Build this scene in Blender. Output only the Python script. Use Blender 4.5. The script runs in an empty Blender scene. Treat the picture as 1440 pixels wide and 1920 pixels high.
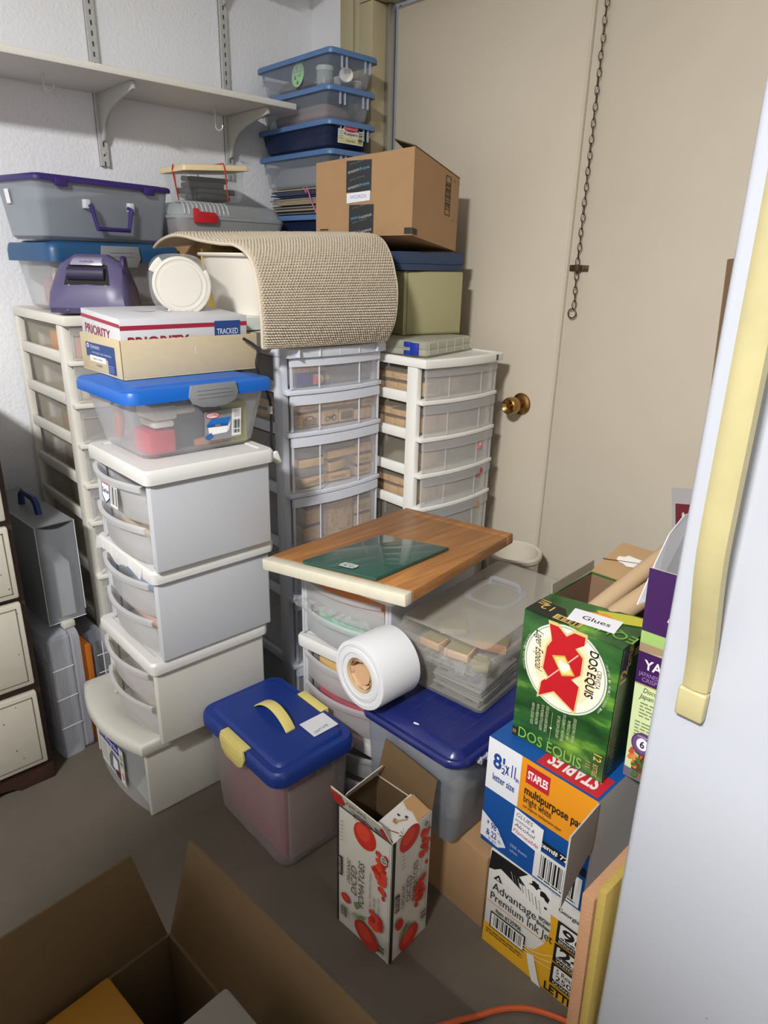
import bpy, bmesh, math, random
from mathutils import Vector, Matrix
SC = bpy.context.scene
COL = SC.collection
rnd = random.Random(7)
PI = math.pi

# ---------------------------------------------------------------- camera
cam_d = bpy.data.cameras.new('camera')
cam = bpy.data.objects.new('camera', cam_d)
COL.objects.link(cam)
RV, UV, FV = (0.677579, 0.735087, 0.023111), (-0.266332, 0.215962, 0.939376), (-0.685532, 0.642657, -0.342108)
cam.matrix_world = Matrix(((RV[0], UV[0], -FV[0], 2.214), (RV[1], UV[1], -FV[1], -1.682),
                           (RV[2], UV[2], -FV[2], 1.305), (0, 0, 0, 1)))
cam_d.sensor_fit = 'HORIZONTAL'
cam_d.sensor_width = 36.0
cam_d.lens = 36.0 * 1282.6247 / 1440.0
cam_d.clip_start = 0.02
SC.camera = cam
# ---------------------------------------------------------------- world, lights, exposure
w = bpy.data.worlds.new('world'); SC.world = w; w.use_nodes = True
w.node_tree.nodes['Background'].inputs[0].default_value = (0.80, 0.88, 1.0, 1)
w.node_tree.nodes['Background'].inputs[1].default_value = 0.3
def area(name, loc, rot, sx, sy, power, col):
    l = bpy.data.lights.new(name, 'AREA'); l.shape = 'RECTANGLE'; l.size = sx; l.size_y = sy
    l.energy = power; l.color = col
    o = bpy.data.objects.new(name, l); o.location = loc; o.rotation_euler = rot; COL.objects.link(o)
    return o
area('ceiling_tube_light', (2.30, -3.00, 2.57), (0, 0, 0), 0.34, 0.30, 158, (1.0, 0.995, 0.985))
SC.view_settings.view_transform = 'Standard'
SC.view_settings.look = 'None'
SC.view_settings.gamma = 1.0
SC.view_settings.use_curve_mapping = False
SC.view_settings.exposure = 0.42
SC.cycles.transparent_max_bounces = 32
SC.cycles.max_bounces = 8

# ---------------------------------------------------------------- materials
def nodes(name):
    m = bpy.data.materials.new(name); m.use_nodes = True
    nt = m.node_tree; nt.nodes.clear()
    out = nt.nodes.new('ShaderNodeOutputMaterial')
    return m, nt, out
def srgb(c):
    if isinstance(c, str):
        c = tuple(int(c[i:i+2], 16) / 255 for i in (0, 2, 4))
    return tuple((x / 12.92 if x <= .04045 else ((x + .055) / 1.055) ** 2.4) for x in c) + (1,)
def plain(name, c, rough=.5, metal=0, bump=0, bscale=300, var=0, vscale=8, spec=.5, coat=0):
    m, nt, out = nodes(name)
    p = nt.nodes.new('ShaderNodeBsdfPrincipled')
    p.inputs['Base Color'].default_value = srgb(c)
    p.inputs['Roughness'].default_value = rough; p.inputs['Metallic'].default_value = metal
    p.inputs['Specular IOR Level'].default_value = spec
    p.inputs['Coat Weight'].default_value = coat
    nt.links.new(p.outputs[0], out.inputs[0])
    if var or bump:
        tc = nt.nodes.new('ShaderNodeTexCoord')
    if var:
        n = nt.nodes.new('ShaderNodeTexNoise'); n.inputs['Scale'].default_value = vscale
        n.inputs['Detail'].default_value = 6; n.inputs['Roughness'].default_value = .6
        nt.links.new(tc.outputs['Object'], n.inputs['Vector'])
        mr = nt.nodes.new('ShaderNodeMapRange')
        mr.inputs['From Min'].default_value = .3; mr.inputs['From Max'].default_value = .7
        mr.inputs['To Min'].default_value = 1 - var; mr.inputs['To Max'].default_value = 1 + var * .5
        nt.links.new(n.outputs[0], mr.inputs[0])
        mx = nt.nodes.new('ShaderNodeVectorMath'); mx.operation = 'SCALE'
        mx.inputs[0].default_value = srgb(c)[:3]
        nt.links.new(mr.outputs[0], mx.inputs['Scale'])
        nt.links.new(mx.outputs[0], p.inputs['Base Color'])
    if bump:
        n2 = nt.nodes.new('ShaderNodeTexNoise'); n2.inputs['Scale'].default_value = bscale
        n2.inputs['Detail'].default_value = 3
        nt.links.new(tc.outputs['Object'], n2.inputs['Vector'])
        b = nt.nodes.new('ShaderNodeBump'); b.inputs['Strength'].default_value = bump
        b.inputs['Distance'].default_value = .004
        nt.links.new(n2.outputs[0], b.inputs['Height']); nt.links.new(b.outputs[0], p.inputs['Normal'])
    return m
def plastic(name, c, haze, rough=.35, tint=None, spec=.5, scatter=.35, edge=.35):
    """see-through plastic: straight-through light plus a milky scattering share"""
    m, nt, out = nodes(name)
    t = nt.nodes.new('ShaderNodeBsdfTransparent'); t.inputs[0].default_value = srgb(tint or (1, 1, 1))
    p = nt.nodes.new('ShaderNodeBsdfPrincipled'); p.inputs['Base Color'].default_value = srgb(c)
    p.inputs['Roughness'].default_value = rough; p.inputs['Specular IOR Level'].default_value = spec
    tl = nt.nodes.new('ShaderNodeBsdfTranslucent'); tl.inputs[0].default_value = srgb(c)
    m1 = nt.nodes.new('ShaderNodeMixShader'); m1.inputs[0].default_value = scatter
    nt.links.new(p.outputs[0], m1.inputs[1]); nt.links.new(tl.outputs[0], m1.inputs[2])
    lw = nt.nodes.new('ShaderNodeLayerWeight'); lw.inputs['Blend'].default_value = .35
    mr = nt.nodes.new('ShaderNodeMapRange')
    mr.inputs['To Min'].default_value = haze; mr.inputs['To Max'].default_value = min(1, haze + edge)
    nt.links.new(lw.outputs['Facing'], mr.inputs[0])
    mx = nt.nodes.new('ShaderNodeMixShader')
    nt.links.new(mr.outputs[0], mx.inputs[0])
    nt.links.new(t.outputs[0], mx.inputs[1]); nt.links.new(m1.outputs[0], mx.inputs[2])
    nt.links.new(mx.outputs[0], out.inputs[0])
    return m
def wood(name, c1, c2, scale=(3, 60, 60), rough=.45):
    m, nt, out = nodes(name)
    p = nt.nodes.new('ShaderNodeBsdfPrincipled'); p.inputs['Roughness'].default_value = rough
    tc = nt.nodes.new('ShaderNodeTexCoord'); mp = nt.nodes.new('ShaderNodeMapping')
    mp.inputs['Scale'].default_value = scale
    n = nt.nodes.new('ShaderNodeTexNoise'); n.inputs['Scale'].default_value = 1.0; n.inputs['Detail'].default_value = 8
    n.inputs['Distortion'].default_value = .6
    r = nt.nodes.new('ShaderNodeValToRGB')
    r.color_ramp.elements[0].color = srgb(c1); r.color_ramp.elements[0].position = .32
    r.color_ramp.elements[1].color = srgb(c2); r.color_ramp.elements[1].position = .68
    L = nt.links.new
    L(tc.outputs['Object'], mp.inputs[0]); L(mp.outputs[0], n.inputs['Vector']); L(n.outputs[0], r.inputs[0])
    L(r.outputs[0], p.inputs['Base Color']); L(p.outputs[0], out.inputs[0])
    return m
def brushed_green(name):
    """printed green carton art: dark to lime streaks"""
    m, nt, out = nodes(name)
    p = nt.nodes.new('ShaderNodeBsdfPrincipled'); p.inputs['Roughness'].default_value = .35
    tc = nt.nodes.new('ShaderNodeTexCoord'); mp = nt.nodes.new('ShaderNodeMapping')
    mp.inputs['Scale'].default_value = (9, 9, 22); mp.inputs['Rotation'].default_value = (0, .5, 0)
    n = nt.nodes.new('ShaderNodeTexNoise'); n.inputs['Scale'].default_value = 1.2; n.inputs['Detail'].default_value = 7
    r = nt.nodes.new('ShaderNodeValToRGB'); e = r.color_ramp.elements
    e[0].position = .36; e[0].color = srgb('1c3d1c'); e[1].position = .72; e[1].color = srgb('7fae3e')
    k = e.new(.55); k.color = srgb('2f5f28')
    L = nt.links.new
    L(tc.outputs['Object'], mp.inputs[0]); L(mp.outputs[0], n.inputs['Vector']); L(n.outputs[0], r.inputs[0])
    L(r.outputs[0], p.inputs['Base Color']); L(p.outputs[0], out.inputs[0])
    return m
_mc = {}
def ink(c, rough=.5):
    k = (c, rough)
    if k not in _mc: _mc[k] = plain('ink_' + c, c, rough)
    return _mc[k]
M = {}
M['wall'] = plain('wall_paint', 'e9eaee', .75, bump=.5, bscale=95)
M['wall_far'] = plain('far_wall_paint', 'e2e0dc', .8)
M['ceil'] = plain('ceiling_paint', 'e6e5e2', .8)
M['door'] = plain('door_paint', 'cabfad', .5, var=.04, vscale=3)
M['frame'] = plain('frame_paint', 'b3a888', .5)
M['seal'] = plain('door_seal_metal', 'b8b8b4', .3, metal=.8)
M['dark'] = plain('dark_gap', '15130f', .8)
M['floor'] = plain('concrete', '675f54', .55, bump=.15, bscale=60, var=.22, vscale=3.2)
M['shelf'] = plain('white_melamine', 'e2dfd8', .5)
M['zinc'] = plain('zinc', 'c6c6c3', .35, metal=.35)
M['grey_paint'] = plain('bracket_paint', 'b6b5b0', .45)
M['black'] = plain('black_rubber', '17171a', .5)
M['cream'] = plain('yellowed_plastic', 'd2cec4', .4, var=.03, vscale=5)
M['white_pl'] = plain('white_plastic', 'cecdca', .38)
M['wgrey'] = plain('white_grey_plastic', 'b3b5ba', .4)
M['offw'] = plain('aged_white_plastic', 'c2c0b7', .42)
M['milky'] = plastic('milky_plastic', 'e3e7f1', .90, .3, scatter=.12)
M['frost'] = plastic('frosted_plastic', 'f2f2f1', .24, .4)
M['frostD'] = plastic('frosted_grey_plastic', 'e2e2e4', .36, .4)
M['frost_tote'] = plastic('tote_plastic', 'e0e2e6', .17, .35)
M['frost_side'] = plastic('yellowed_clear_plastic', 'd6cdba', .10, .4)
M['file_tote'] = plastic('file_tote_plastic', 'bdb3b3', .20, .4)
M['navy_tote'] = plastic('navy_tote_plastic', 'b0b7c3', .27, .35)
M['clear'] = plastic('clear_plastic', 'e8eaec', .04, .08, edge=.25)
M['jar'] = plastic('jar_plastic', 'd8dbde', .16, .06, edge=.5)
M['tower_white'] = plain('tower_white_plastic', 'e4e2dc', .38)
M['frostM'] = plastic('clear_frosted_plastic', 'f4f4f5', .13, .3)
M['case_pl'] = plastic('bluish_case_plastic', 'b9c0ca', .40, .35)
M['clear_bl'] = plastic('clear_bluish_plastic', 'ccd3e0', .10, .12)
M['acryl'] = plastic('dusty_acrylic', 'd6d0c2', .07, .15)
M['acryl_lid'] = plastic('dusty_acrylic_lid', 'cdc6b8', .42, .35)
M['shrink'] = plastic('shrink_wrap', 'e6eaea', .0, .05, edge=.06, spec=1.0)
M['grey_case'] = plastic('grey_case_plastic', 'a6aaae', .50, .4)
M['ribbed'] = plastic('ribbed_plastic', 'c9cdd0', .46, .3)
M['photo_case'] = plastic('photo_case_plastic', 'e2e7f2', .34, .35)
M['blue_lid'] = plain('bright_blue_plastic', '0f5cb4', .4)
M['steel_blue'] = plain('steel_blue_plastic', '5578a8', .4)
M['teal_blue'] = plain('dark_teal_plastic', '1d4a73', .4)
M['royal'] = plain('royal_blue_plastic', '16327e', .42)
M['navy'] = plain('navy_plastic', '1b2461', .28)
M['purple'] = plain('purple_plastic', '34226a', .4)
M['lilac'] = plain('lilac_grey_plastic', '544d70', .38)
M['latch'] = plain('grey_latch_plastic', '7d7f82', .45)
M['yellow'] = plain('pale_yellow_plastic', 'dccb7a', .45)
M['almond'] = plain('yellowed_handle', 'ada378', .4, var=.10, vscale=14)
M['fridge'] = plain('freezer_enamel', 'adb0b8', .35)
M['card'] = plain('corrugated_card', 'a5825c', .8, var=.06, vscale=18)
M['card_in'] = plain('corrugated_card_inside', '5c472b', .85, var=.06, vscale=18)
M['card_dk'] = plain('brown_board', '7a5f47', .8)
M['tan'] = plain('tan_chipboard', 'c3b393', .75, var=.05, vscale=40)
M['paper'] = plain('white_paper', 'd0d0d3', .7)
M['paper_core'] = plain('paper_edge', 'dcd6ca', .8)
M['tube'] = plain('cardboard_tube', 'b59a78', .75)
M['oak'] = wood('oak_board', '855630', 'a8753f', (55, 5, 50))
M['stamp'] = wood('maple_block', 'c49a6c', 'ddb98a', (40, 40, 160), .55)
M['brown'] = plain('dark_brown_wood', '3b241b', .5, var=.15, vscale=20)
M['drawer_cream'] = plain('chipped_cream_paint', 'bdb8aa', .5, var=.05, vscale=30)
M['olive'] = plain('olive_card', 'a39d76', .6)
M['navy_card'] = plain('navy_card', '33435f', .7, var=.05, vscale=40)
M['organ'] = plastic('milky_green_plastic', 'd9d9c8', .62, .35)
M['blue_latch'] = plain('cobalt_latch', '18309c', .4)
M['brass'] = plain('antique_brass', 'a07a48', .25, metal=.95)
M['bronze'] = plain('bronze_chain', '5a4a38', .4, metal=.7)
M['red'] = plain('red_plastic', 'b8202c', .4)
M['band'] = plain('red_rubber_band', 'c03020', .6)
M['marker'] = plain('black_foam_roll', '2a2b2d', .85)
M['cream_lid'] = plain('cream_plastic', 'e3cfa6', .45)
M['jar_lid'] = plain('ivory_lid', 'cdc9bf', .4)
M['rug'] = plain('beige_chenille', 'bfb3a0', .95, var=.14, vscale=220, spec=.1)
M['rug_back'] = plain('rug_backing', 'cfc2ac', .9)
M['peach'] = plain('peach_foam', 'ad8260', .85, bump=.3, bscale=200)
M['yfoam'] = plain('yellow_foam', 'a38c45', .85, bump=.3, bscale=200)
M['orange'] = plain('orange_cord', 'c85a28', .5)
M['green_pad'] = plain('dark_green_cover', '14453a', .35, coat=.6)
M['dos'] = brushed_green('green_carton')
M['mint'] = plain('mint_tray', 'd5dad2', .5)
M['ivory'] = plain('ivory_plastic', 'e2dbd0', .45)
M['signp'] = plain('grey_corrugated_plastic', 'a9a6a6', .5)
M['emit'] = None
# ---------------------------------------------------------------- mesh helpers
class MB:
    def __init__(s): s.v = []; s.f = []; s.m = []; s.s = []
    def add(s, vs, fs, mi=0, sm=False):
        o = len(s.v); s.v += [tuple(v) for v in vs]
        for f in fs: s.f.append(tuple(i + o for i in f)); s.m.append(mi); s.s.append(sm)
        return s
    def hexa(s, P, mi=0):
        return s.add(P, [(3, 2, 1, 0), (4, 5, 6, 7), (0, 1, 5, 4), (1, 2, 6, 5), (2, 3, 7, 6), (3, 0, 4, 7)], mi)
    def box(s, x0, x1, y0, y1, z0, z1, mi=0):
        return s.hexa([(x0, y0, z0), (x1, y0, z0), (x1, y1, z0), (x0, y1, z0),
                       (x0, y0, z1), (x1, y0, z1), (x1, y1, z1), (x0, y1, z1)], mi)
    def loft(s, rings, mi=0, sm=True, cap0=True, cap1=True, closed=True):
        n = len(rings[0]); vs = [p for r in rings for p in r]; fs = []
        for i in range(len(rings) - 1):
            for j in range(n if closed else n - 1):
                k = (j + 1) % n
                fs.append((i*n+j, i*n+k, (i+1)*n+k, (i+1)*n+j))
        s.add(vs, fs, mi, sm)
        o = len(s.v) - len(vs)
        if cap0: s.f.append(tuple(o + j for j in range(n))[::-1]); s.m.append(mi); s.s.append(False)
        if cap1: s.f.append(tuple(o + (len(rings)-1)*n + j for j in range(n))); s.m.append(mi); s.s.append(False)
        return s
    def prism(s, poly, vec, mi=0):
        a = [Vector(p) for p in poly]; b = [p + Vector(vec) for p in a]
        return s.loft([a, b], mi, False)
    def tube(s, pts, r, n=8, mi=0, closed=False, caps=True):
        pts = [Vector(p) for p in pts]; rings = []; L = len(pts)
        prev = None
        for i, p in enumerate(pts):
            a = pts[(i-1) % L] if (closed or i) else p
            b = pts[(i+1) % L] if (closed or i < L-1) else p
            t = (b - a).normalized()
            if prev is None:
                u = t.orthogonal().normalized()
            else:
                u = (prev - t * prev.dot(t)).normalized()
            prev = u; w2 = t.cross(u)
            rr = r[i] if isinstance(r, (list, tuple)) else r
            rings.append([p + (u * math.cos(2*PI*k/n) + w2 * math.sin(2*PI*k/n)) * rr for k in range(n)])
        if closed: rings.append(rings[0])
        return s.loft(rings, mi, True, caps and not closed, caps and not closed)
    def lathe(s, prof, c=(0, 0, 0), axis=(0, 0, 1), n=28, mi=0, caps=True, sm=True):
        ax = Vector(axis).normalized(); u = ax.orthogonal().normalized(); w2 = ax.cross(u); c = Vector(c)
        rings = [[c + ax*h + (u*math.cos(2*PI*k/n) + w2*math.sin(2*PI*k/n))*max(r, 1e-5) for k in range(n)] for r, h in prof]
        return s.loft(rings, mi, sm, caps, caps)
    def build(s, name, mats, parent=None, bev=0, seg=2, ang=35, recalc=True):
        me = bpy.data.meshes.new(name)
        me.from_pydata(s.v, [], s.f)
        if not isinstance(mats, (list, tuple)): mats = [mats]
        for m in mats: me.materials.append(m if not isinstance(m, str) else M[m])
        me.polygons.foreach_set('material_index', s.m); me.polygons.foreach_set('use_smooth', s.s)
        if recalc or bev:
            bm = bmesh.new(); bm.from_mesh(me)
            if recalc: bmesh.ops.recalc_face_normals(bm, faces=bm.faces)
            if bev:
                es = [e for e in bm.edges if len(e.link_faces) == 2 and e.calc_face_angle(0) > math.radians(40)]
                bmesh.ops.bevel(bm, geom=es, offset=bev, segments=seg, affect='EDGES', profile=.5, clamp_overlap=True)
                for f in bm.faces: f.smooth = True
            bm.to_mesh(me); bm.free()
        if bev or any(s.s): me.set_sharp_from_angle(angle=math.radians(ang))
        o = bpy.data.objects.new(name, me); COL.objects.link(o)
        if parent: o.parent = parent
        return o
def tag(o, label, cat, group=None):
    o['label'] = label; o['category'] = cat
    if group: o['group'] = group
    return o
def thing(name, label, cat, loc=(0, 0, 0), rz=0, group=None):
    o = bpy.data.objects.new(name, None); COL.objects.link(o); o.empty_display_size = .05
    o.location = loc; o.rotation_euler = (0, 0, math.radians(rz))
    return tag(o, label, cat, group)
def struct(o): o['kind'] = 'structure'; return o
def rr(x0, x1, y0, y1, r, z, n=5):
    """rounded rectangle ring at height z"""
    P = []
    for cx, cy, a in ((x1-r, y1-r, 0), (x0+r, y1-r, 90), (x0+r, y0+r, 180), (x1-r, y0+r, 270)):
        for k in range(n + 1):
            t = math.radians(a + 90*k/n); P.append((cx + r*math.cos(t), cy + r*math.sin(t), z))
    return P
def tub_mb(lo, hi, H, r=.02, t=.002, mi=0, z0=0):
    """open tapered tub; lo / hi = (x0,x1,y0,y1) at base and rim"""
    def ring(b, z, i): return rr(b[0]+i, b[1]-i, b[2]+i, b[3]-i, max(r-i, .001), z)
    mid = [[a + (b - a) * k for a, b in zip(lo, hi)] for k in (.04,)][0]
    rb = .008
    ins = [lo[0]+rb, lo[1]-rb, lo[2]+rb, lo[3]-rb]
    return MB().loft([ring(ins, z0, 0), ring(mid, z0 + rb, 0), ring(hi, z0 + H, 0), ring(hi, z0 + H, t),
                      ring(mid, z0 + rb + t, t), ring(ins, z0 + t*1.5, t)], mi)
def lid_mb(b, z0, h, r, plateau=.02, ph=.008, skirt=.014, mi=0):
    """lid with rolled edge, trough and raised plateau"""
    x0, x1, y0, y1 = b
    def R(i, z, rr_=None): return rr(x0+i, x1-i, y0+i, y1-i, max((rr_ or r) - i*.6, .003), z)
    return MB().loft([R(.004, z0), R(0, z0), R(0, z0 + h*.6), R(.003, z0 + h*.9), R(.007, z0 + h), R(plateau, z0 + h),
                      R(plateau + .005, z0 + h + ph*.8), R(plateau + .010, z0 + h + ph)], mi)
# ---------------------------------------------------------------- flat print
_txt = {}
def text_geo(s, bold=0, shear=0):
    k = (s, bold, shear)
    if k in _txt: return _txt[k]
    cu = bpy.data.curves.new('t', 'FONT'); cu.body = s; cu.size = 1; cu.resolution_u = 3; cu.fill_mode = 'FRONT'
    cu.offset = bold; cu.shear = shear
    ob = bpy.data.objects.new('t', cu)
    me = ob.to_mesh()
    vs = [(v.co.x, v.co.y) for v in me.vertices]; fs = [tuple(p.vertices) for p in me.polygons]
    ob.to_mesh_clear(); bpy.data.objects.remove(ob); bpy.data.curves.remove(cu)
    _txt[k] = (vs, fs)
    return _txt[k]
class Print:
    """printed art on a flat face: O corner, U to the right, V up (unit vectors), coordinates in metres"""
    def __init__(s, O, U, V, w=1, h=1, off=.0006):
        s.O = Vector(O); s.U = Vector(U).normalized(); s.V = Vector(V).normalized(); s.N = s.U.cross(s.V).normalized()
        s.V = s.N.cross(s.U); s.mb = MB(); s.cols = []; s.w = w; s.h = h; s.z = off
    def mi(s, c):
        if c not in s.cols: s.cols.append(c)
        return s.cols.index(c)
    def pt(s, u, v): return s.O + s.U*(u*s.w) + s.V*(v*s.h) + s.N*s.z
    def poly(s, P, c):
        s.z += .00012
        s.mb.add([s.pt(*p) for p in P], [tuple(range(len(P)))], s.mi(c)); return s
    def rect(s, u0, v0, u1, v1, c): return s.poly([(u0, v0), (u1, v0), (u1, v1), (u0, v1)], c)
    def frame(s, u0, v0, u1, v1, t, c, tv=None):
        tv = tv or t
        s.rect(u0, v0, u1, v0+tv, c); s.rect(u0, v1-tv, u1, v1, c); s.rect(u0, v0, u0+t, v1, c); s.rect(u1-t, v0, u1, v1, c); return s
    def ell(s, u, v, a, b, c, n=28, rot=0, jag=0, seed=1):
        g = random.Random(seed); P = []
        for k in range(n):
            t = 2*PI*k/n; q = 1 + jag*(g.random()-.5)
            x, y = a*s.w*math.cos(t)*q, b*s.h*math.sin(t)*q
            x, y = x*math.cos(rot) - y*math.sin(rot), x*math.sin(rot) + y*math.cos(rot)
            P.append((u + x/s.w, v + y/s.h))
        return s.poly(P, c)
    def text(s, t, u, v, h, c, width=None, rot=0, bold=0, shear=0, align='L'):
        """h = letter height as a share of the face height; width = total width as a share of face width"""
        vs, fs = text_geo(t, bold, shear)
        if not vs: return s
        x0 = min(p[0] for p in vs); x1 = max(p[0] for p in vs); y0 = min(p[1] for p in vs); y1 = max(p[1] for p in vs)
        H = h * s.h; k = H / .72
        kx = k if width is None else width * s.w / (x1 - x0)
        ax = {'L': x0, 'C': (x0+x1)/2, 'R': x1}[align]
        ca, sa = math.cos(math.radians(rot)), math.sin(math.radians(rot)); s.z += .00012
        P = []
        for x, y in vs:
            a, b = (x - ax)*kx, y*k
            P.append(s.O + s.U*(u*s.w + a*ca - b*sa) + s.V*(v*s.h + a*sa + b*ca) + s.N*s.z)
        s.mb.add(P, fs, s.mi(c)); return s
    def bars(s, u0, v0, u1, v1, c='141414', n=22, vert=True, seed=3):
        g = random.Random(seed); x = 0; L = []
        while x < 1: 
            a = g.choice((1, 1, 2, 3)) / (n*2.2); L.append((x, min(1, x + a))); x += a + g.choice((1, 1, 2)) / (n*2.2)
        for a, b in L:
            if vert: s.rect(u0 + (u1-u0)*a, v0, u0 + (u1-u0)*b, v1, c)
            else: s.rect(u0, v0 + (v1-v0)*a, u1, v0 + (v1-v0)*b, c)
            s.z -= .00012
        s.z += .00012
        return s
    def lines(s, u0, v0, u1, n, dv, c, t=.006, seed=5):
        """tiny illegible copy"""
        g = random.Random(seed)
        for k in range(n):
            u = u0
            while u < u1:
                q = min(u1, u + (u1-u0)*g.uniform(.06, .2)); s.rect(u, v0 - k*dv, q, v0 - k*dv + t, c); u = q + (u1-u0)*.03; s.z -= .00012
        s.z += .00012
        return s
    def build(s, name, parent, rough=.5):
        o = s.mb.build(name, [ink(c, rough) if c not in M else M[c] for c in s.cols], parent, recalc=False)
        return o
def face(P0, P1, P3, off=.0006):
    """print frame over the quad with corners P0 (bottom left), P1 (bottom right), P3 (top left)"""
    P0, P1, P3 = Vector(P0), Vector(P1), Vector(P3)
    return Print(P0, P1-P0, P3-P0, (P1-P0).length, (P3-P0).length, off)
def sheet(mb, P, t, mi=0):
    """thin panel from 4 corners with thickness t along its normal"""
    P = [Vector(p) for p in P]; n = (P[1]-P[0]).cross(P[3]-P[0]).normalized()*t
    return mb.loft([P, [p + n for p in P]], mi, False)
def copy_tree(o, parent=None):
    c = o.copy(); COL.objects.link(c)
    if parent: c.parent = parent
    for ch in list(o.children): copy_tree(ch, c)
    return c
def lerp(a, b, t): return a + (b - a)*t
# ================================================================ the room
X1, Y1, ZC = 4.6, -5.4, 2.68
b = MB().box(-.1, X1, Y1, .2, -.1, 0); struct(b.build('floor', 'floor'))
struct(MB().box(-.1, X1, Y1, .2, ZC, ZC+.1).build('ceiling', 'ceil'))
struct(MB().box(-.12, 0, Y1, .2, 0, ZC).build('wall_left', 'wall'))
struct(MB().box(X1, X1+.1, Y1, .2, 0, ZC).build('wall_right', 'wall_far'))
struct(MB().box(-.1, X1, Y1-.1, Y1, 0, ZC).build('wall_front', 'wall_far'))
struct(MB().box(0, .30, 0, .19, 0, ZC).box(2.50, X1, 0, .19, 0, ZC).box(.30, 2.50, 0, .19, 2.10, ZC).build('wall_back', 'wall'))
# casing: flat face, groove, stop bead, reveal
tr = MB().box(.172, .236, -.016, -.0002, 0, 2.13).box(.236, .243, -.008, -.0002, 0, 2.13).box(.243, .268, -.016, -.0002, 0, 2.13)
tr.box(.268, .330, -.016, .069, 0, 2.065)
struct(tr.build('trim_1', 'frame', bev=.002))
struct(MB().box(.172, 2.62, -.016, -.0002, 2.132, 2.21).box(.268, 2.5, -.016, .069, 2.067, 2.13).build('trim_2', 'frame', bev=.002))
struct(MB().box(2.50, 2.62, -.016, -.0002, 0, 2.13).build('trim_3', 'frame', bev=.002))
struct(MB().box(.331, .349, .040, .069, 0, 2.064).build('trim_4', 'seal', bev=.003))
struct(MB().box(.3492, .3545, .080, .112, 0, 2.066).box(1.0722, 1.0742, .085, .11, 0, 2.066).build('trim_5', 'dark'))
d = struct(MB().box(.355, 1.0715, .07, .112, .006, 2.060).build('door_1', 'door', bev=.0015))
d2 = struct(MB().box(1.0745, 1.795, .07, .112, .006, 2.060).build('door_2', 'door', bev=.0015))
# astragal lip along the meeting edge
MB().box(1.0635, 1.0705, .067, .0698, .006, 2.060).build('astragal_strip', plain('astragal_paint', 'c9bfab', .45), d, bev=.001)
# knob
k = MB().lathe([(.033, 0), (.034, .003), (.032, .007), (.024, .011), (.012, .013), (.011, .030), (.016, .034), (.0245, .038),
                (.0262, .048), (.0262, .062), (.0245, .068), (.021, .070), (.012, .064), (.007, .062), (.007, .068), (.002, .068)], (.958, .0698, .904), (0, -1, 0), 36)
k.box(.9572, .9588, .0008, .0022, .8995, .9085)
k.build('door_knob', 'brass', d, ang=30)
# chain bolt keeper on the right leaf
kb = MB()
kb.loft([[(1.079, .0697, 1.2955), (1.079, .066, 1.2955), (1.079, .066, 1.3115), (1.079, .0697, 1.3115)],
         [(1.098, .0697, 1.2950), (1.098, .066, 1.2950), (1.098, .066, 1.312), (1.098, .0697, 1.312)],
         [(1.1, .0697, 1.2950), (1.1, .050, 1.2950), (1.1, .050, 1.312), (1.1, .0697, 1.312)],
         [(1.116, .0697, 1.2950), (1.116, .050, 1.2950), (1.116, .050, 1.312), (1.116, .0697, 1.312)],
         [(1.118, .0697, 1.2950), (1.118, .066, 1.2950), (1.118, .066, 1.312), (1.118, .0697, 1.312)],
         [(1.137, .0697, 1.2955), (1.137, .066, 1.2955), (1.137, .066, 1.3115), (1.137, .0697, 1.3115)]], 0, False)
for x in (1.086, 1.130): kb.lathe([(.003, 0), (.003, .0015), (.001, .002)], (x, .066, 1.3035), (0, -1, 0), 10)
kb.build('chain_keeper', 'bronze', d2, bev=.0008)
# ---- chain: each link its own piece
ch = thing('pull_chain', 'long bronze pull chain hanging on the beige double door, ring at its end', 'chain', (1.108, .058, 1.19))
link = MB()
def link_pts(h, wd, n=14):
    return [(wd*math.cos(2*PI*k/n), 0, h*math.sin(2*PI*k/n)) for k in range(n)]
link.tube(link_pts(.0115, .0052), .0013, 6, closed=True)
l0 = link.build('link', 'bronze', ch)
zc = .018; i = 0
while 1.19 + zc < 2.06:
    l = l0 if i == 0 else l0.copy()
    if i: COL.objects.link(l); l.parent = ch
    l.location = (.0008*math.sin(i*1.7) + (.004 if zc < .12 else 0)*(1-zc/.12), 0, zc); l.rotation_euler = (0, 0, math.radians(28 + (i % 2)*90 + 14*math.sin(i*2.3)))
    zc += .0186; i += 1
MB().tube([(.0125*math.cos(2*PI*k/24), 0, .0125*math.sin(2*PI*k/24)-.006) for k in range(24)], .0019, 8, closed=True).build('ring', 'bronze', ch)
MB().tube([(0, 0, zc - .02), (0, 0, zc+.006), (0, .012, zc+.012)], .0015, 6).build('top_hook', 'bronze', ch)
# ================================================================ wall shelf
ws = thing('wall_shelf', 'white wall shelf on slotted metal standards, above the storage boxes', 'shelf', (0, -1.0, 1.738))
MB().box(.003, .270, -1.0, .733, 0, .017).build('board', 'shelf', ws, bev=.0025)
def standard(y, z0, z1, par):
    m = MB(); x = .0012
    m.box(x, .004, y-.012, y+.012, z0, z1).box(x, .0135, y-.012, y-.0095, z0, z1).box(x, .0135, y+.0095, y+.012, z0, z1)
    m.box(.0115, .0135, y-.0095, y-.0025, z0, z1).box(.0115, .0135, y+.0025, y+.0095, z0, z1)
    z = z0 + .012
    while z < z1 - .02:
        m.box(.0115, .0133, y-.0025, y+.0025, z, z+.013); z += .025
    o = m.build('shelf_standard', 'zinc', par)
    s = MB()
    for zz in (z0 + .035, z0 + .39): s.lathe([(.0042, 0), (.004, .002), (.001, .0027)], (.0135, y, zz), (1, 0, 0), 10)
    s.build('screw', 'zinc', o)
    return o
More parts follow.
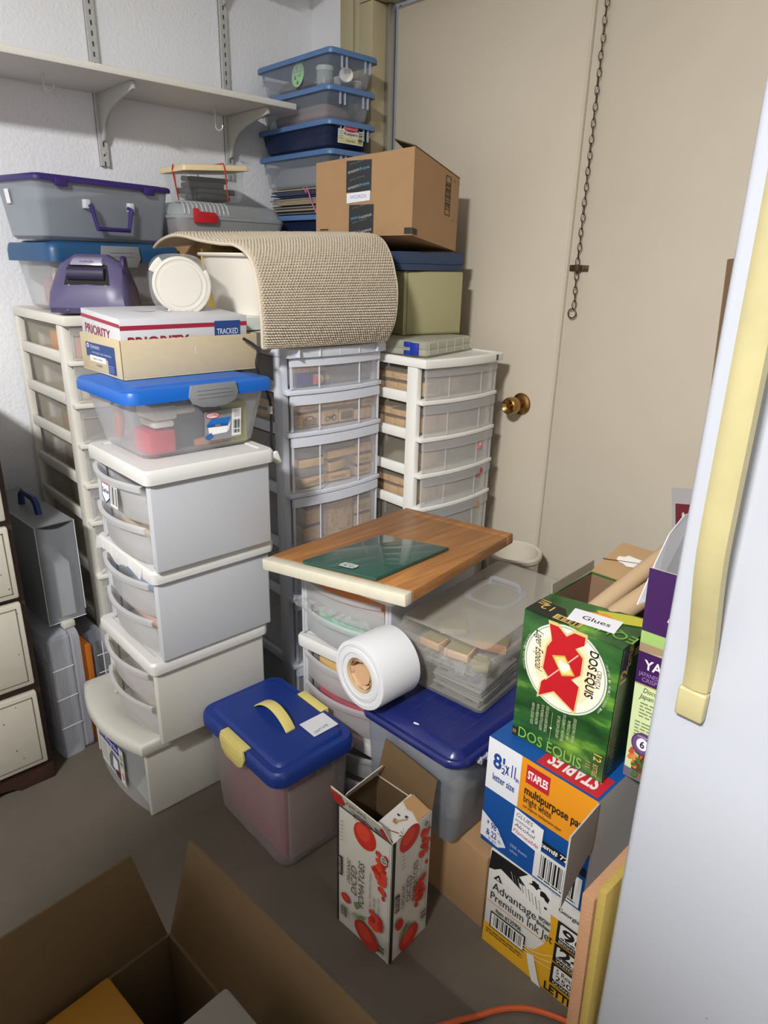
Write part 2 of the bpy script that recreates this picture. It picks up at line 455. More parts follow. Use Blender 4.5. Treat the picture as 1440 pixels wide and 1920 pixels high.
def bracket(y, zt, par, L=.245):
    P = [(.014, zt), (L, zt), (L, zt-.018), (.19, zt-.026), (.13, zt-.036), (.085, zt-.050), (.055, zt-.070), (.036, zt-.094), (.026, zt-.118), (.014, zt-.122)]
    m = MB().prism([(x, y-.004, z) for x, z in P], (0, .008, 0))
    m.box(.012, L, y-.008, y+.008, zt-.002, zt)
    return m.build('shelf_bracket', 'grey_paint', par, bev=.0012)
for y, zb in ((.228, 1.553), (.647, 1.553)):
    standard(y, zb-1.738, 2.45-1.738, ws); bracket(y, -.0008, ws)
def hook(x, y, par, shank, r, rz):
    P = [(0, 0, .002), (0, 0, -shank)]
    for k in range(1, 12):
        a = PI*1.08*k/11; P.append((r - r*math.cos(a), 0, -shank - r*math.sin(a)))
    P[0] = (0, 0, -.0005)
    o = MB().tube(P, .0021, 8).build('hook', 'zinc', par); o.location = (x, y, 0); o.rotation_euler = (0, 0, math.radians(rz))
hook(.138, .038, ws, .026, .012, 60); hook(.137, .527, ws, .056, .011, 40)
us = thing('upper_wall_shelf', 'white upper wall shelf, only its bracket tip shows at the top edge', 'shelf', (0, -1.0, 2.16))
MB().box(.003, .270, -1.2, .96, 0, .017).build('board', 'shelf', us, bev=.0025)
for y in (.228, .647): bracket(y, -.0008, us).location = (.0, 0, 0)
st_ = thing('shade_cartons', 'two carton-shaped blockers added unseen behind the camera to shade the foreground', 'box', (1.67, -2.42, 0))  # added out of view only to shade the open carton and near floor
MB().box(0, .55, 0, .24, 0, .72).build('carton', 'card', st_, bev=.002)
MB().box(.01, .54, .005, .235, .722, 1.60).build('carton', 'card', st_, bev=.002)
# ---- the lamp that lights the room
cl = thing('ceiling_light', 'white fluorescent ceiling fixture behind the camera', 'lamp', (2.30, -3.00, 2.58))
MB().box(-.20, .20, -.20, .20, .01, .08).build('housing', 'white_pl', cl, bev=.004)
tc_ = thing('shade_cabinet', 'cabinet-shaped light blocker added out of view behind the camera', 'cabinet', (1.90, -2.72, 0))  # unseen blocker put in to keep lamp light off the low foreground
MB().box(0, .50, 0, .27, .05, 1.98).box(.02, .48, .02, .25, 0, .05).build('body', 'white_pl', tc_, bev=.004)
for x_ in (.004, .2515): MB().box(x_, x_+.2445, .2702, .288, .055, 1.975).build('door', 'white_pl', tc_, bev=.003)

# ================================================================ drawer towers
def bow(u, k): return k*(1 - (2*u - 1)**2)          # plan bow of a front, u 0..1 across
def front_panel(dx, y0, y1, z0, z1, k, t, lip, mi_lip=1):
    """bowed drawer front with a thick lip, ribs at the quarter lines"""
    m = MB(); N = 12
    def ring(x, z): return [(x + bow(j/N, k), lerp(y0, y1, j/N), z) for j in range(N+1)]
    def slab(xa, xb, za, zb, mi):
        a = ring(xa, za) + ring(xb, za)[::-1]; b_ = ring(xa, zb) + ring(xb, zb)[::-1]
        m.loft([a, b_], mi, False)
    slab(dx - t, dx, z0, z1 - lip, 0)
    slab(dx - t - .002, dx + .005, z1 - lip, z1, mi_lip)
    for u in (.0, .27, .72, 1.0):
        y = lerp(y0, y1, u); x = dx + bow(u, k)
        ya, yb = (y, y+.006) if u == 0 else ((y-.006, y) if u == 1 else (y-.0015, y+.0015))
        m.box(x - .001, x + .0022, ya, yb, z0, z1 - lip, mi_lip)
    return m
def tower(name, label, loc, dx, dy, zs, fm, dm, lipm, sidem, rz=0, railh=.028, k=.018, cap=None, postw=.040):
    t = thing(name, label, 'drawer unit', loc, rz)
    H = zs[-1]
    th = .024
    for (px, py, w_, nm) in ((dx-.034-postw, 0, postw, 'post'), (dx-.034-postw, dy-.020, postw, 'post'), (0, 0, .03, 'post'), (0, dy-.020, .03, 'post')):
        MB().box(px, px+w_, py, py+.020, 0, H - th).build(nm, fm, t, bev=.004)
    N = 14
    for i in range(len(zs) - 1):
        z0, z1 = zs[i], zs[i+1]
        m = MB()
        m.box(.03, dx-.034-postw, .002, .012, z0, z0+railh).box(.03, dx-.034-postw, dy-.012, dy-.002, z0, z0+railh)
        a = [(dx-.034, y, 0) for y in (.004, dy-.004)]
        ring = [(.012, dy-.006), (.012, .006)] + [(dx - .012 + bow(j/N, k), lerp(.002, dy-.002, j/N)) for j in range(N+1)]
        m.loft([[(x, y, z0-.002) for x, y in ring], [(x, y, z0+.010) for x, y in ring]], 0, False)
        m.build('shelf_tier', fm, t, bev=.002)
        d0, d1 = z0+.012, z1-(.026 if i == len(zs)-2 else .004)
        tubm = tub_mb((.035, dx-.030, .024, dy-.024), (.03, dx-.028, .022, dy-.022), (d1-d0)*.93, r=.012, t=.0016, z0=d0)
        dr = tubm.build('drawer', sidem, t)
        front_panel(dx-.014, .012, dy-.012, d0+.001, d1, k, .0025, min(.024, (d1-d0)*.26)).build('drawer_front', [dm, lipm], dr)
    ring = [(0, dy), (0, 0)] + [(dx - .002 + bow(j/N, k), lerp(-.003, dy+.003, j/N)) for j in range(N+1)]
    m = MB()
    def inset(s): 
        cx, cy = dx/2, dy/2
        return [(cx + (x-cx)*s, cy + (y-cy)*s) for x, y in ring]
    m.loft([[(x, y, H-th) for x, y in ring], [(x, y, H-.003) for x, y in ring], [(x, y, H) for x, y in inset(.985)],
            [(x, y, H) for x, y in inset(.93)], [(x, y, H-.004) for x, y in inset(.92)]], 0, False)
    m.build('top_panel', fm, t, bev=.002)
    return t
LT = tower('drawer_tower', 'tall narrow yellowed white drawer tower against the left wall, purple machine on top',
           (.03, -1.09, 0), .415, .31, [.012, .16, .308, .465, .623, .728, .836, .941, 1.048, 1.167], 'cream', 'frost', 'frost', 'frost_side')
MT = tower('drawer_tower', 'translucent white drawer tower with wooden stamps inside, under the beige rug',
           (.425, -.69, 0), .375, .325, [.012, .181, .399, .55, .709, .875, .985, 1.101], 'milky', 'frostM', 'milky', 'frostM')
RT = tower('drawer_tower', 'white drawer tower with frosted drawers beside the beige door, flat organizer on top',
           (.57, -.35, 0), .375, .325, [.012, .16, .33, .48, .633, .734, .839, .943, 1.066], 'tower_white', 'frost', 'frostD', 'frost_side')
p = face((.945, -.125, 1.046), (.945, -.055, 1.046), (.945, -.125, 1.062), .006); p.rect(0, 0, 1, 1, '3a3d44'); p.text('STERILITE', .5, .25, .5, 'c9ccd0', .8, align='C')
o = p.build('embossed_plate', None); o.parent = RT; o.matrix_parent_inverse = Matrix.Translation((-.57, .35, 0))
# ribs on the top of the clear tower
m = MB()
for j in range(5):
    y = .02 + j*.065; m.box(.372, .392, y, y+.002, 1.080, 1.099)
m.build('top_rib', 'milky', MT)
# little stickers on the right tower
for nm, y, z, c, k in (('pink_sticker', -.110, .797, 'e0848c', 0), ('red_sticker', -.105, .709, 'a83a4a', 1), ('orange_sticker', -.100, .609, 'c9824a', 2), ('pen_mark', -.082, .905, '4a4a52', 3)):
    p = Print((.9472 - .57, y + .35, z), (0, 1, 0), (0, 0, 1), 1, 1, 0)
    if k == 0: p.ell(0, 0, .014, .009, c, 14, .5); p.ell(.004, .004, .004, .003, 'f0d8d8', 8)
    elif k == 1: p.ell(-.004, -.004, .008, .008, c, 11, 0, .9, 3); p.ell(.010, .004, .009, .009, c, 14, 0, 1.2, 5)
    elif k == 2: p.ell(0, 0, .009, .012, c, 16); p.ell(0, 0, .003, .004, 'a8683a', 10)
    else: p.poly([(0, 0), (.001, 0), (.004, .006), (.003, .006)], c); p.poly([(.004, -.003), (.005, -.003), (.005, .002), (.004, .002)], c)
    p.build(nm, RT)
# ---- stamps: loose wooden blocks, every one a thing
def block(parent_label, group, x, y, z, sx, sy, sz, rz=0, art=None, tilt=0):
    b_ = MB().box(-sx/2, sx/2, -sy/2, sy/2, 0, sz*.86)
    o = thing('rubber_stamp', parent_label, 'stamp', (x, y, z), rz, group)
    if tilt: o.rotation_euler.x = math.radians(tilt)
    b_.build('handle_block', 'stamp', o, bev=.0015)
    MB().box(-sx/2+.001, sx/2-.001, -sy/2+.001, sy/2-.001, sz*.862, sz).build('rubber_pad', ink('5b3a34'), o)
    if art:
        p = face((sx/2, -sy/2, 0), (sx/2, sy/2, 0), (sx/2, -sy/2, sz*.86), .0008)
        art(p); p.build('printed_image', o)
    return o
def art_gate(p):
    for k in range(7): p.rect(.2+.085*k, .15, .235+.085*k, .6 + .12*math.sin(PI*k/6), '1e1e1e')
    p.frame(.18, .12, .82, .66, .03, '1e1e1e', .05); p.ell(.5, .68, .2, .18, '1e1e1e'); p.ell(.5, .66, .14, .12, 'd0a878')
    p.rect(.1, .1, .9, .15, '1e1e1e')
def art_bike(p):
    for u in (.3, .72): p.ell(u, .38, .16, .2, '1e1e1e'); p.ell(u, .38, .10, .12, 'd0a878')
    p.poly([(.28, .42), (.5, .6), (.72, .42), (.5, .3)], '1e1e1e'); p.rect(.58, .55, .78, .62, '1e1e1e'); p.rect(.66, .5, .7, .8, '1e1e1e')
def art_fence(p):
    for k in range(7): p.poly([(.1+.12*k, .15), (.18+.12*k, .15), (.18+.12*k, .7), (.14+.12*k, .85), (.1+.12*k, .7)], '1e1e1e')
    p.rect(.08, .3, .94, .36, '1e1e1e')
def art_text(p):
    p.lines(.2, .5, .8, 2, .2, '4a4038', .08)
def art_grass(p):
    g = random.Random(4)
    for k in range(60):
        u = g.random(); v = g.random()*.75; p.poly([(u, v), (u+.012, v), (u+g.uniform(-.05, .05), v+.22)], '4a4138')
    p.ell(.55, .32, .22, .2, 'c7a27c')
def art_leaf(p): p.rect(.2, .2, .85, .8, '3c4248'); p.ell(.5, .5, .2, .18, '8f979c')
XF = .775                                            # just behind the clear tower's fronts
g1 = 'wooden stamps in the clear tower'
def row(z, items, lab, x=XF, face_x=True):
    for (y, sy, sz, dz, rz, art, l) in items:
        if not l:
            n_ = 'far left' if y < -.58 else ('left' if y < -.505 else ('middle' if y < -.45 else 'right'))
            l2 = lab.replace('plain wooden', n_ + (' upper' if dz > .06 else (' middle' if dz > .02 else ' lower')) + ' wooden')
        block(l or l2, None if l else g1 + ', ' + lab.split(' in the ')[-1], x - .020, y, z + dz, .04, sy, sz, rz, art)
z3 = .875 + .0165
row(z3, [(-.612, .066, .040, 0, 0, art_gate, 'wooden stamp with a garden gate picture, left end of the clear tower drawer'),
         (-.540, .052, .044, 0, 0, art_bike, 'wooden stamp with a motorbike picture in the clear tower'),
         (-.484, .050, .040, 0, 0, art_fence, 'wooden stamp with a picket fence picture in the clear tower'),
         (-.424, .060, .032, 0, 4, None, None), (-.402, .05, .028, .034, 0, art_text, None), (-.466, .045, .03, .046, 0, None, None), (-.53, .07, .022, .046, 0, None, None), (-.612, .07, .02, .042, 8, art_text, None)],
    'plain wooden stamp block in the second drawer of the clear tower')
z2 = .709 + .0165
row(z2, [(-.60, .075, .030, 0, 5, art_text, None), (-.605, .08, .026, .055, -4, None, None), (-.51, .08, .028, 0, -6, art_text, None), (-.52, .06, .03, .03, 10, None, None),
         (-.50, .1, .026, .066, 0, None, None), (-.42, .055, .03, 0, 0, art_text, None), (-.415, .06, .028, .034, 0, art_text, None), (-.42, .06, .03, .068, 0, None, None)],
    'plain wooden stamp block in the third drawer of the clear tower')
z1 = .55 + .0165
row(z1, [(-.605, .06, .045, 0, 0, None, None), (-.60, .05, .05, .048, 0, None, None),
         (-.508, .095, .118, 0, 0, art_grass, 'large wooden stamp with a tall grass picture in the clear tower'),
         (-.42, .06, .04, 0, 0, None, None), (-.42, .06, .045, .043, 0, art_text, None)],
    'plain wooden stamp block in the fourth drawer of the clear tower')
z4 = .985 + .0165
bx = thing('stamp_set', 'small blue box of pegged stamps in the top drawer of the clear tower', 'stamp', (.752, -.60, z4))
MB().box(-.02, .02, -.045, .045, 0, .032).build('box', ink('2b2f78'), bx, bev=.001)
for k in range(6): MB().box(-.018, .018, -.044+.0147*k, -.0305+.0147*k, .0325, .05).build('peg', 'stamp', bx, bev=.001)
rs = thing('roller_stamp', 'red tipped wooden roller stamp lying in the top drawer of the clear tower', 'stamp', (.772, -.592, z4+.0135))
MB().lathe([(.013, 0), (.013, .024), (.006, .028), (.006, .04), (.010, .046), (.010, .052), (.004, .055)], (0, 0, 0), (-.25, 1, 0), 20).build('body', 'stamp', rs)
MB().lathe([(.0125, 0), (.0125, .003)], (.0012, -.0032, 0), (-.25, 1, 0), 20).build('tip', ink('d8555a'), rs)
cr = thing('clear_bag', 'crumpled clear bag in the top drawer of the clear tower', 'bag', (.745, -.50, z4))
m = MB(); g = random.Random(3)
m.loft([[(.02*math.cos(a)*(1+.3*g.random()), .04*math.sin(a)*(1+.3*g.random()), z) for a in [2*PI*k/12 for k in range(12)]] for z in (0, .015, .03, .045)], 0, False)
m.build('film', 'clear_bl', cr)
# seen through the sides and in the right tower
def side_blocks(x0, x1, y, z, h, n, lab, grp, art=None, seed=1):
    g = random.Random(seed); k = 0; xs = x0
    while xs < x1 - .03:
        s = g.uniform(.04, .07); s = min(s, x1 - xs)
        block(lab, grp, xs + s/2, y, z, s*.95, .05, h*g.uniform(.8, 1), 0, art); xs += s
side_blocks(.50, .70, -.635, z3, .034, 3, 'plain wooden stamp seen through the left side of the clear tower', 'stamps at the side of the clear tower', seed=2)
side_blocks(.52, .70, -.635, z3 + .036, .03, 3, 'plain wooden stamp seen through the left side of the clear tower', 'stamps at the side of the clear tower', seed=3)
for (zz, n_) in ((.943, 'top'), (.839, 'second'), (.633, 'fourth')):
    side_blocks(.70, .86, -.295, zz + .0165, .034, 3, 'plain wooden stamp in the %s drawer of the white tower' % n_, 'stamps in the white tower %s drawer' % n_, seed=int(zz*100))
    side_blocks(.72, .86, -.295, zz + .052, .024, 3, 'plain wooden stamp in the %s drawer of the white tower' % n_, 'stamps in the white tower %s drawer' % n_, seed=int(zz*100)+1)
block('wooden stamp with a dark leaf picture in the top drawer of the white tower', None, .895, -.285, .943+.0165, .03, .066, .045, 0, art_leaf)
for zz, yy in ((.943, -.19), (.839, -.28), (.839, -.2), (.633, -.27), (.633, -.19), (.734, -.27)):
    n_ = {.943: 'top', .839: 'second', .734: 'third', .633: 'fourth'}[zz]
    block('pale wooden stamp close behind the %s drawer front of the white tower' % n_, 'stamps behind the %s front of the white tower' % n_, .88, yy, zz+.0165, .035, .07, .05, 5)
# contents of the left tower
for (x, y, z, sx, sy, sz, c, l) in ((.27, -1.03, 1.0605, .12, .05, .055, 'd98a3a', 'orange packet inside the top drawer of the left tower'),
                                   (.37, -1.03, 1.0605, .05, .05, .05, 'c86a4a', 'rust red packet inside the top drawer of the left tower'),
                                   (.34, -1.03, .9535, .10, .05, .05, 'c8b48c', 'tan packet inside the second drawer of the left tower'),
                                   (.28, -1.03, .8485, .14, .05, .05, '8a6a4a', 'brown packet inside the third drawer of the left tower'),
                                   (.28, -1.03, .7405, .16, .05, .055, '5f5448', 'dark brown packet inside the fourth drawer of the left tower'),
                                   (.28, -1.03, .6355, .16, .05, .05, '55514c', 'charcoal packet inside the fifth drawer of the left tower')):
    tag(MB().box(x-sx/2, x+sx/2, y-sy/2, y+sy/2, z, z+sz).build('packet', ink(c), bev=.004), l, 'packet')
# ================================================================ stack of small white drawer boxes (fronts face the room's front wall)
def drawer_box(label, fr, W, D, H, nd, bodym='wgrey', rz=0, badge=None, seed=0):
    """fr = front right bottom corner; drawers look toward -y"""
    t = thing('drawer_box', label, 'drawer unit', fr, rz)
    m = MB()
    m.box(-.008, 0, 0, D, 0, H-.026).box(-W, -W+.008, 0, D, 0, H-.026).box(-W+.008, -.008, D-.008, D, 0, H-.026).box(-W+.008, -.008, .006, D-.008, 0, .008)
    m.box(-.018, -.008, 0, .02, .008, H-.026).box(-W+.008, -W+.018, 0, .02, .008, H-.026)
    m.build('body', bodym, t, bev=.004, seg=3)
    o = .010
    l = MB().loft([rr(-W-o, o, -o, D+o, .014, H-.030), rr(-W-o-.001, o+.001, -o-.001, D+o+.001, .014, H-.022), rr(-W-o-.001, o+.001, -o-.001, D+o+.001, .014, H-.006), rr(-W-o+.003, o-.003, -o+.003, D+o-.003, .012, H),
                   rr(-W+.012, -.012, .012, D-.012, .010, H), rr(-W+.015, -.015, .015, D-.015, .010, H-.003)])
    l.build('lid', 'white_pl', t)
    z0 = .012; dh = (H - .034 - z0)/nd
    for i in range(nd):
        za, zb = z0 + i*dh, z0 + (i+1)*dh - .003
        N = 14; xs = [lerp(-W+.020, -.020, j/N) for j in range(N+1)]
        m = MB()
        prof = [(.007, 0), (.004, .06), (.002, .5), (-.001, .74), (-.011, .84), (-.012, .97), (-.006, 1.0)]
        rings = [[(x, y - bow(j/N, .026)*(.8 + .2*q), lerp(za, zb, q)) for j, x in enumerate(xs)] for y, q in prof]
        back = [[(x, y + .0025, z) for x, y, z in r] for r in rings]
        m.loft([a + b_[::-1] for a, b_ in zip(rings, back)], 0, True)
        d = MB().box(-W+.022, -.022, .02, D-.02, za, za+.002).box(-W+.022, -W+.024, .02, D-.02, za, zb-.012).box(-.024, -.022, .02, D-.02, za, zb-.012).box(-W+.022, -.022, D-.022, D-.02, za, zb-.012).build('drawer', 'frost', t)
        m.build('drawer_front', 'frostD', d)
    return t
C0 = (.862, -1.178)
B0 = thing('storage_box', 'low white storage box with rounded lid on the floor, bottom of the white stack', 'storage box', (.862, -1.178, 0))
W, D, H = .335, .36, .205
m = MB().box(-.010, 0, 0, D, 0, H).box(-W, -W+.010, 0, D, 0, H).box(-W+.010, -.010, D-.01, D, 0, H).box(-W+.010, -.010, .012, D-.01, 0, .010)
m.build('body', 'offw', B0, bev=.005, seg=3)
N = 12
fr = [(lerp(-W+.008, -.008, j/N), .004 - bow(j/N, .022)) for j in range(N+1)]
m = MB().loft([[(x, y, .004) for x, y in fr] + [(x, y+.003, .004) for x, y in fr[::-1]], [(x, y, H-.012) for x, y in fr] + [(x, y+.003, H-.012) for x, y in fr[::-1]]], 0, True)
m.build('front_window', 'frost_tote', B0)
def bl(i, z):
    P = [(.012-i, D+.008-i), (-W-.012+i, D+.008-i)]
    P += [(lerp(-W-.012+i, .012-i, j/16), -.010+i - bow(j/16, .038)) for j in range(17)]
    return [(x, y, z) for x, y in P]
MB().loft([bl(.002, .192), bl(0, .196), bl(0, .214), bl(.004, .222), bl(.012, .226), bl(.05, .227), bl(.056, .223)], 0, True).build('lid', 'offw', B0, ang=50)
p = face((-.235, -.0205, .045), (-.085, -.0205, .045), (-.235, -.0205, .155), .0015)
p.rect(0, 0, 1, 1, 'c9c6c2'); p.rect(0, .72, .82, 1, '2c2f86'); p.text('Slim Storage Box', .04, .79, .13, 'e8e8f0', .74)
p.rect(.02, .05, .34, .66, 'd8d6d0'); p.lines(.05, .58, .3, 6, .085, '6a6a70', .03)
p.poly([(.36, .1), (.80, .05), (.80, .6), (.5, .66), (.36, .4)], '6a6f78'); p.poly([(.5, .2), (.72, .12), (.72, .5), (.55, .55)], 'e6e6e6'); p.poly([(.6, .05), (.8, .02), (.8, .25), (.62, .22)], '5a2428')
p.rect(.84, .06, .99, .95, 'dedbd4'); p.bars(.86, .5, .97, .86, n=10, vert=False); p.text('9', .88, .15, .2, '8a3030')
p.build('printed_label', B0)
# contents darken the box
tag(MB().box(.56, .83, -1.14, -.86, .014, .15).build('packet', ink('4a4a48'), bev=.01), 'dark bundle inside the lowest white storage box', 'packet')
C3 = drawer_box('aged white two-drawer box, lowest of three stacked on the rounded storage box', (.908, -1.150, .228), .280, .285, .226, 2, 'offw')
C2 = drawer_box('white two-drawer box with a torn taped lid edge, middle of the stack of three', (.925, -1.135, .455), .280, .285, .226, 2)
C1 = drawer_box('white drawer box with a label on its frosted front, topmost of the stack of three', (.948, -1.140, .682), .280, .285, .226, 2)
for (c, box_, z, l) in (('8aa6c8', (.66, .89, -1.10, -.88), .585, 'pale blue sheets in the upper drawer of the middle white box'), ('c8a89c', (.66, .89, -1.10, -.88), .485, 'pinkish sheets in the lower drawer of the middle white box'),
                        ('d8b89c', (.65, .87, -1.11, -.89), .255, 'peach sheets in the lower drawer of the lowest drawer box'), ('c9a98a', (.65, .87, -1.11, -.89), .350, 'tan sheets in the upper drawer of the lowest drawer box'), ('c4b6a6', (.68, .91, -1.10, -.88), .712, 'grey beige sheets in the lower drawer of the top white box')):
    tag(MB().box(box_[0], box_[1], box_[2], box_[3], z, z+.04).build('paper_stack', ink(c), bev=.003), l, 'paper')
# torn tape along the lid of the middle box
m = MB(); g = random.Random(11); N = 24
top = [(-.285 + .25*j/N, -.0128, .2235) for j in range(N+1)]; bot = [(x, -.0175 - .001*g.random(), .186 + .008*g.random() + .016*abs(math.sin(j*.25)) ) for j, (x, y, z) in enumerate(top)]
m.loft([top, bot], 0, False, False, False, closed=False); m.build('torn_tape', plastic('torn_tape_film', 'eeeeee', .55, .4), C2)
p = face((-.175, -.030, .120), (-.085, -.030, .120), (-.175, -.027, .175), .0015)
p.poly([(.02, .3), (.25, .05), (.5, .3), (.5, 1), (.02, 1)], '24305e'); p.poly([(.06, .35), (.25, .12), (.46, .35), (.46, .96), (.06, .96)], 'e8e8ee'); p.rect(.08, .85, .44, .96, 'b83038')
p.text('ClearView', .07, .5, .2, '24305e', .38, bold=.02); p.rect(.53, .1, .95, .95, 'dcdcda'); p.bars(.58, .2, .92, .9, n=8)
p.build('printed_label', C1)
# ================================================================ bright blue lidded tote on the white stack
T1 = thing('lidded_tote', 'clear tote with a bright blue lid and grey latch, on the white drawer stack', 'storage box', (.775, -.985, .909))
a0, a1 = (-.105, .105, -.130, .140), (-.125, .125, -.155, .165)
tub_mb(a0, a1, .125, .03, .0022).build('body', 'frost_tote', T1)
lb = (-.140, .140, -.170, .180)
lid_mb(lb, .122, .026, .03, .032, .004).build('lid', 'blue_lid', T1)
m = MB(); N = 10
P = [(-.052, .150), (.052, .150), (.058, .128), (.050, .112), (.03, .104), (0, .101), (-.03, .104), (-.050, .112), (-.058, .128)]
m.prism([(.138, y+.02, z) for y, z in P], (.006, 0, 0)); 
for z in (.122, .130, .138): m.box(.144, .1452, -.02, .062, z, z+.0016)
la = m.build('latch', 'latch', T1, bev=.0015)
p = face((.113, .005, .022), (.113, .095, .022), (.1205, .005, .088), .0022)
p.rect(0, 0, 1, 1, '8b8d90'); p.rect(.74, .06, 1, 1, 'e2e2e2'); p.ell(.22, .86, .19, .12, 'b3202c'); p.ell(.22, .86, .165, .09, 'f0dcdc'); p.text('Sterilite', .08, .82, .09, 'b3202c', .28)
p.poly([(.06, .56), (.18, .74), (.72, .74), (.62, .54)], '1e6cc0'); p.poly([(.06, .56), (.62, .54), (.62, .46), (.06, .48)], '17569c'); p.poly([(.09, .46), (.62, .44), (.6, .22), (.12, .2)], 'f2f2f2'); p.poly([(.62, .44), (.71, .6), (.66, .3), (.6, .22)], 'd8dade')
p.rect(.28, .47, .42, .54, '7a7c80'); p.ell(.14, .18, .1, .12, '2a62b0', n=11, jag=1.0, seed=4); p.bars(.78, .32, .96, .62, n=9); p.bars(.78, .16, .96, .28, n=9); p.lines(.78, .92, .96, 4, .06, '9a9a9a', .02)
p.build('printed_label', T1)
def inner(name, label, cat, fn, mat, bev=.004, loc=None):
    m = MB(); fn(m); o = m.build(name, mat, bev=bev); return tag(o, label, cat)
inner('stapler', 'cream electric stapler inside the blue lidded tote', 'stapler', lambda m: (m.box(.79, .875, -1.085, -1.03, .985, 1.016), m.box(.80, .87, -1.083, -1.035, .968, .983), m.box(.82, .86, -1.03, -.98, .99, 1.01)), 'ivory', .006)
inner('red_box', 'red box inside the blue lidded tote, below the cream stapler', 'box', lambda m: m.box(.79, .868, -1.095, -1.035, .9135, .962), plain('red_card', 'c8384a', .5), .004)
inner('yellow_note_box', 'yellow green card box inside the blue lidded tote', 'box', lambda m: m.box(.83, .872, -.905, -.862, .9135, 1.005), plain('lime_card', 'c3bf4a', .6), .002)
inner('wooden_handle', 'orange wooden handle lying inside the blue lidded tote', 'tool', lambda m: m.tube([(.862, -.99, .924), (.87, -.94, .93), (.87, -.89, .934)], [.008, .011, .009], 10), plain('orange_wood', 'c27a4a', .5), 0)
inner('orange_marker', 'orange marker standing inside the blue lidded tote', 'marker', lambda m: m.tube([(.70, -1.09, .922), (.70, -1.085, .955), (.69, -1.08, .985)], [.01, .011, .010], 10), plain('orange_plastic', 'd06a3a', .5), 0)
inner('yellow_hoop', 'yellow plastic strip curled inside the blue lidded tote', 'strip', lambda m: m.tube([(.74, -1.115, 1.00), (.72, -1.10, 1.012), (.70, -1.08, 1.02), (.69, -1.05, 1.021)], .004, 8), plain('yellow_strip', 'c9c060', .5), 0)
inner('dark_pouch', 'dark navy pouch filling the blue lidded tote', 'pouch', lambda m: m.loft([rr(.70, .84, -1.02, -.90, .03, z) if i in (0, 3) else rr(.69, .85, -1.03, -.89, .03, z) for i, z in enumerate((.913, .93, .975, .99))]), plain('navy_cloth', '3a3f4e', .8), 0)
# ================================================================ tan carton tray and the shipping box in it
TB = thing('carton_tray', 'open tan carton with a blue label on its end, on the bright blue lid', 'box', (.575, -1.105, 1.0620))
W, D, H, q = .225, .325, .081, .003
MB().box(0, W, 0, D, 0, q).box(0, q, 0, D, q, H).box(W-q, W, 0, D, q, H).box(q, W-q, 0, q, q, H).box(q, W-q, D-q, D, q, H).build('carton', 'tan', TB, bev=.0008)
p = face((0, 0, 0), (W, 0, 0), (0, 0, H))
p.poly([(.14, .40), (.14, .78), (.84, .78), (.84, .06), (.66, .06), (.66, .40)], '24427e'); p.rect(.22, .28, .62, .44, 'e4e2dc'); p.text('Champion', .26, .66, .07, 'dfe4ee', .22); p.ell(.2, .69, .03, .06, 'dfe4ee'); p.ell(.2, .69, .017, .03, '24427e')
p.lines(.26, .63, .5, 1, .05, '9fb0d0', .015); p.text('MYSTIQUE LAID WRITING', .3, .50, .05, 'c9d2e4', .46); p.text('24X36 - IVORY', .3, .34, .04, '3a3a3a', .24); p.text('IVORY', .38, .17, .06, '3a3a3a', .14); p.lines(.69, .26, .81, 4, .05, '7f92bd', .02)
p.rect(.988, 0, 1, 1, '6a5032')
p.build('printed_end', TB)
MB().box(.2252, .2256, .165, .167, .045, .062).build('staple', 'paper', TB)
PB = thing('shipping_box', 'white shipping box with dark red stripe and lettering, lying in the tan carton', 'box', (.580, -1.1015, 1.105), 0)
PB.rotation_euler = (math.radians(1.2), math.radians(-2.6), 0) if False else (0, math.radians(3.2), 0)
PB.location.z = 1.1215
W, D, H = .210, .300, .075
MB().box(.004, W, 0, D, 0, H).build('carton', plain('coated_white_card', 'c9c8cc', .5, var=.03), PB, bev=.0015)
p = face((W, 0, 0), (W, D, 0), (W, 0, H)); p.rect(0, .70, 1, .82, '9c2238'); p.rect(.72, .25, .94, .86, '24427e'); p.text('TRACKED', .74, .47, .17, 'dfe6f2', .18); p.text('PRIORITY', .05, .22, .30, '8c2034', .46, bold=.02);
p.build('printed_side', PB)
p = face((0.004, 0, 0), (W, 0, 0), (0.004, 0, H)); p.rect(0, .76, 1, .86, '9c2238'); p.text('PRIORITY', .1, .36, .26, '8c2034', .66, bold=.02); p.build('printed_end', PB)
p = face((0.004, 0, H), (W, 0, H), (.004, D, H)); p.rect(.25, .5, .6, .52, 'b9b6ba'); p.rect(.3, .3, .5, .42, 'c9c6c8'); p.lines(.2, .7, .6, 4, .05, 'b0aeb2', .01); p.build('printed_top', PB)
# ================================================================ clear jar lying on the shipping box
JR = thing('storage_jar', 'clear plastic jar with an ivory lid lying on the white shipping box', 'jar', (.690, -.908, 1.247)); JR.scale = (.80,)*3
ax = Vector((.92, -.39, -.02)).normalized()
m = MB()
def jar_ring(h, r, sq):
    u = Vector((0, 0, 1)); v = ax.cross(u).normalized(); u = v.cross(ax); L = []
    for k in range(32):
        a = 2*PI*k/32; c, s_ = math.cos(a), math.sin(a); f_ = (abs(c)**sq + abs(s_)**sq)**(-1/sq)
        L.append(ax*h + (u*c + v*s_)*r*f_)
    return L
m.loft([jar_ring(h, r, s_) for h, r, s_ in ((-.006, .066, 2), (-.012, .072, 2.2), (-.024, .083, 3), (-.17, .081, 3.2), (-.19, .079, 3.2), (-.198, .068, 3))], 0, True, False, True)
m.build('body', 'jar', JR)
m = MB().lathe([(.074, -.010), (.077, -.006), (.077, .006), (.074, .010), (.069, .011), (.067, .009), (.060, .009), (.058, .0105), (.010, .0115)], (0, 0, 0), ax, 40)
u = Vector((0, 0, 1)); v = ax.cross(u).normalized(); u = v.cross(ax)
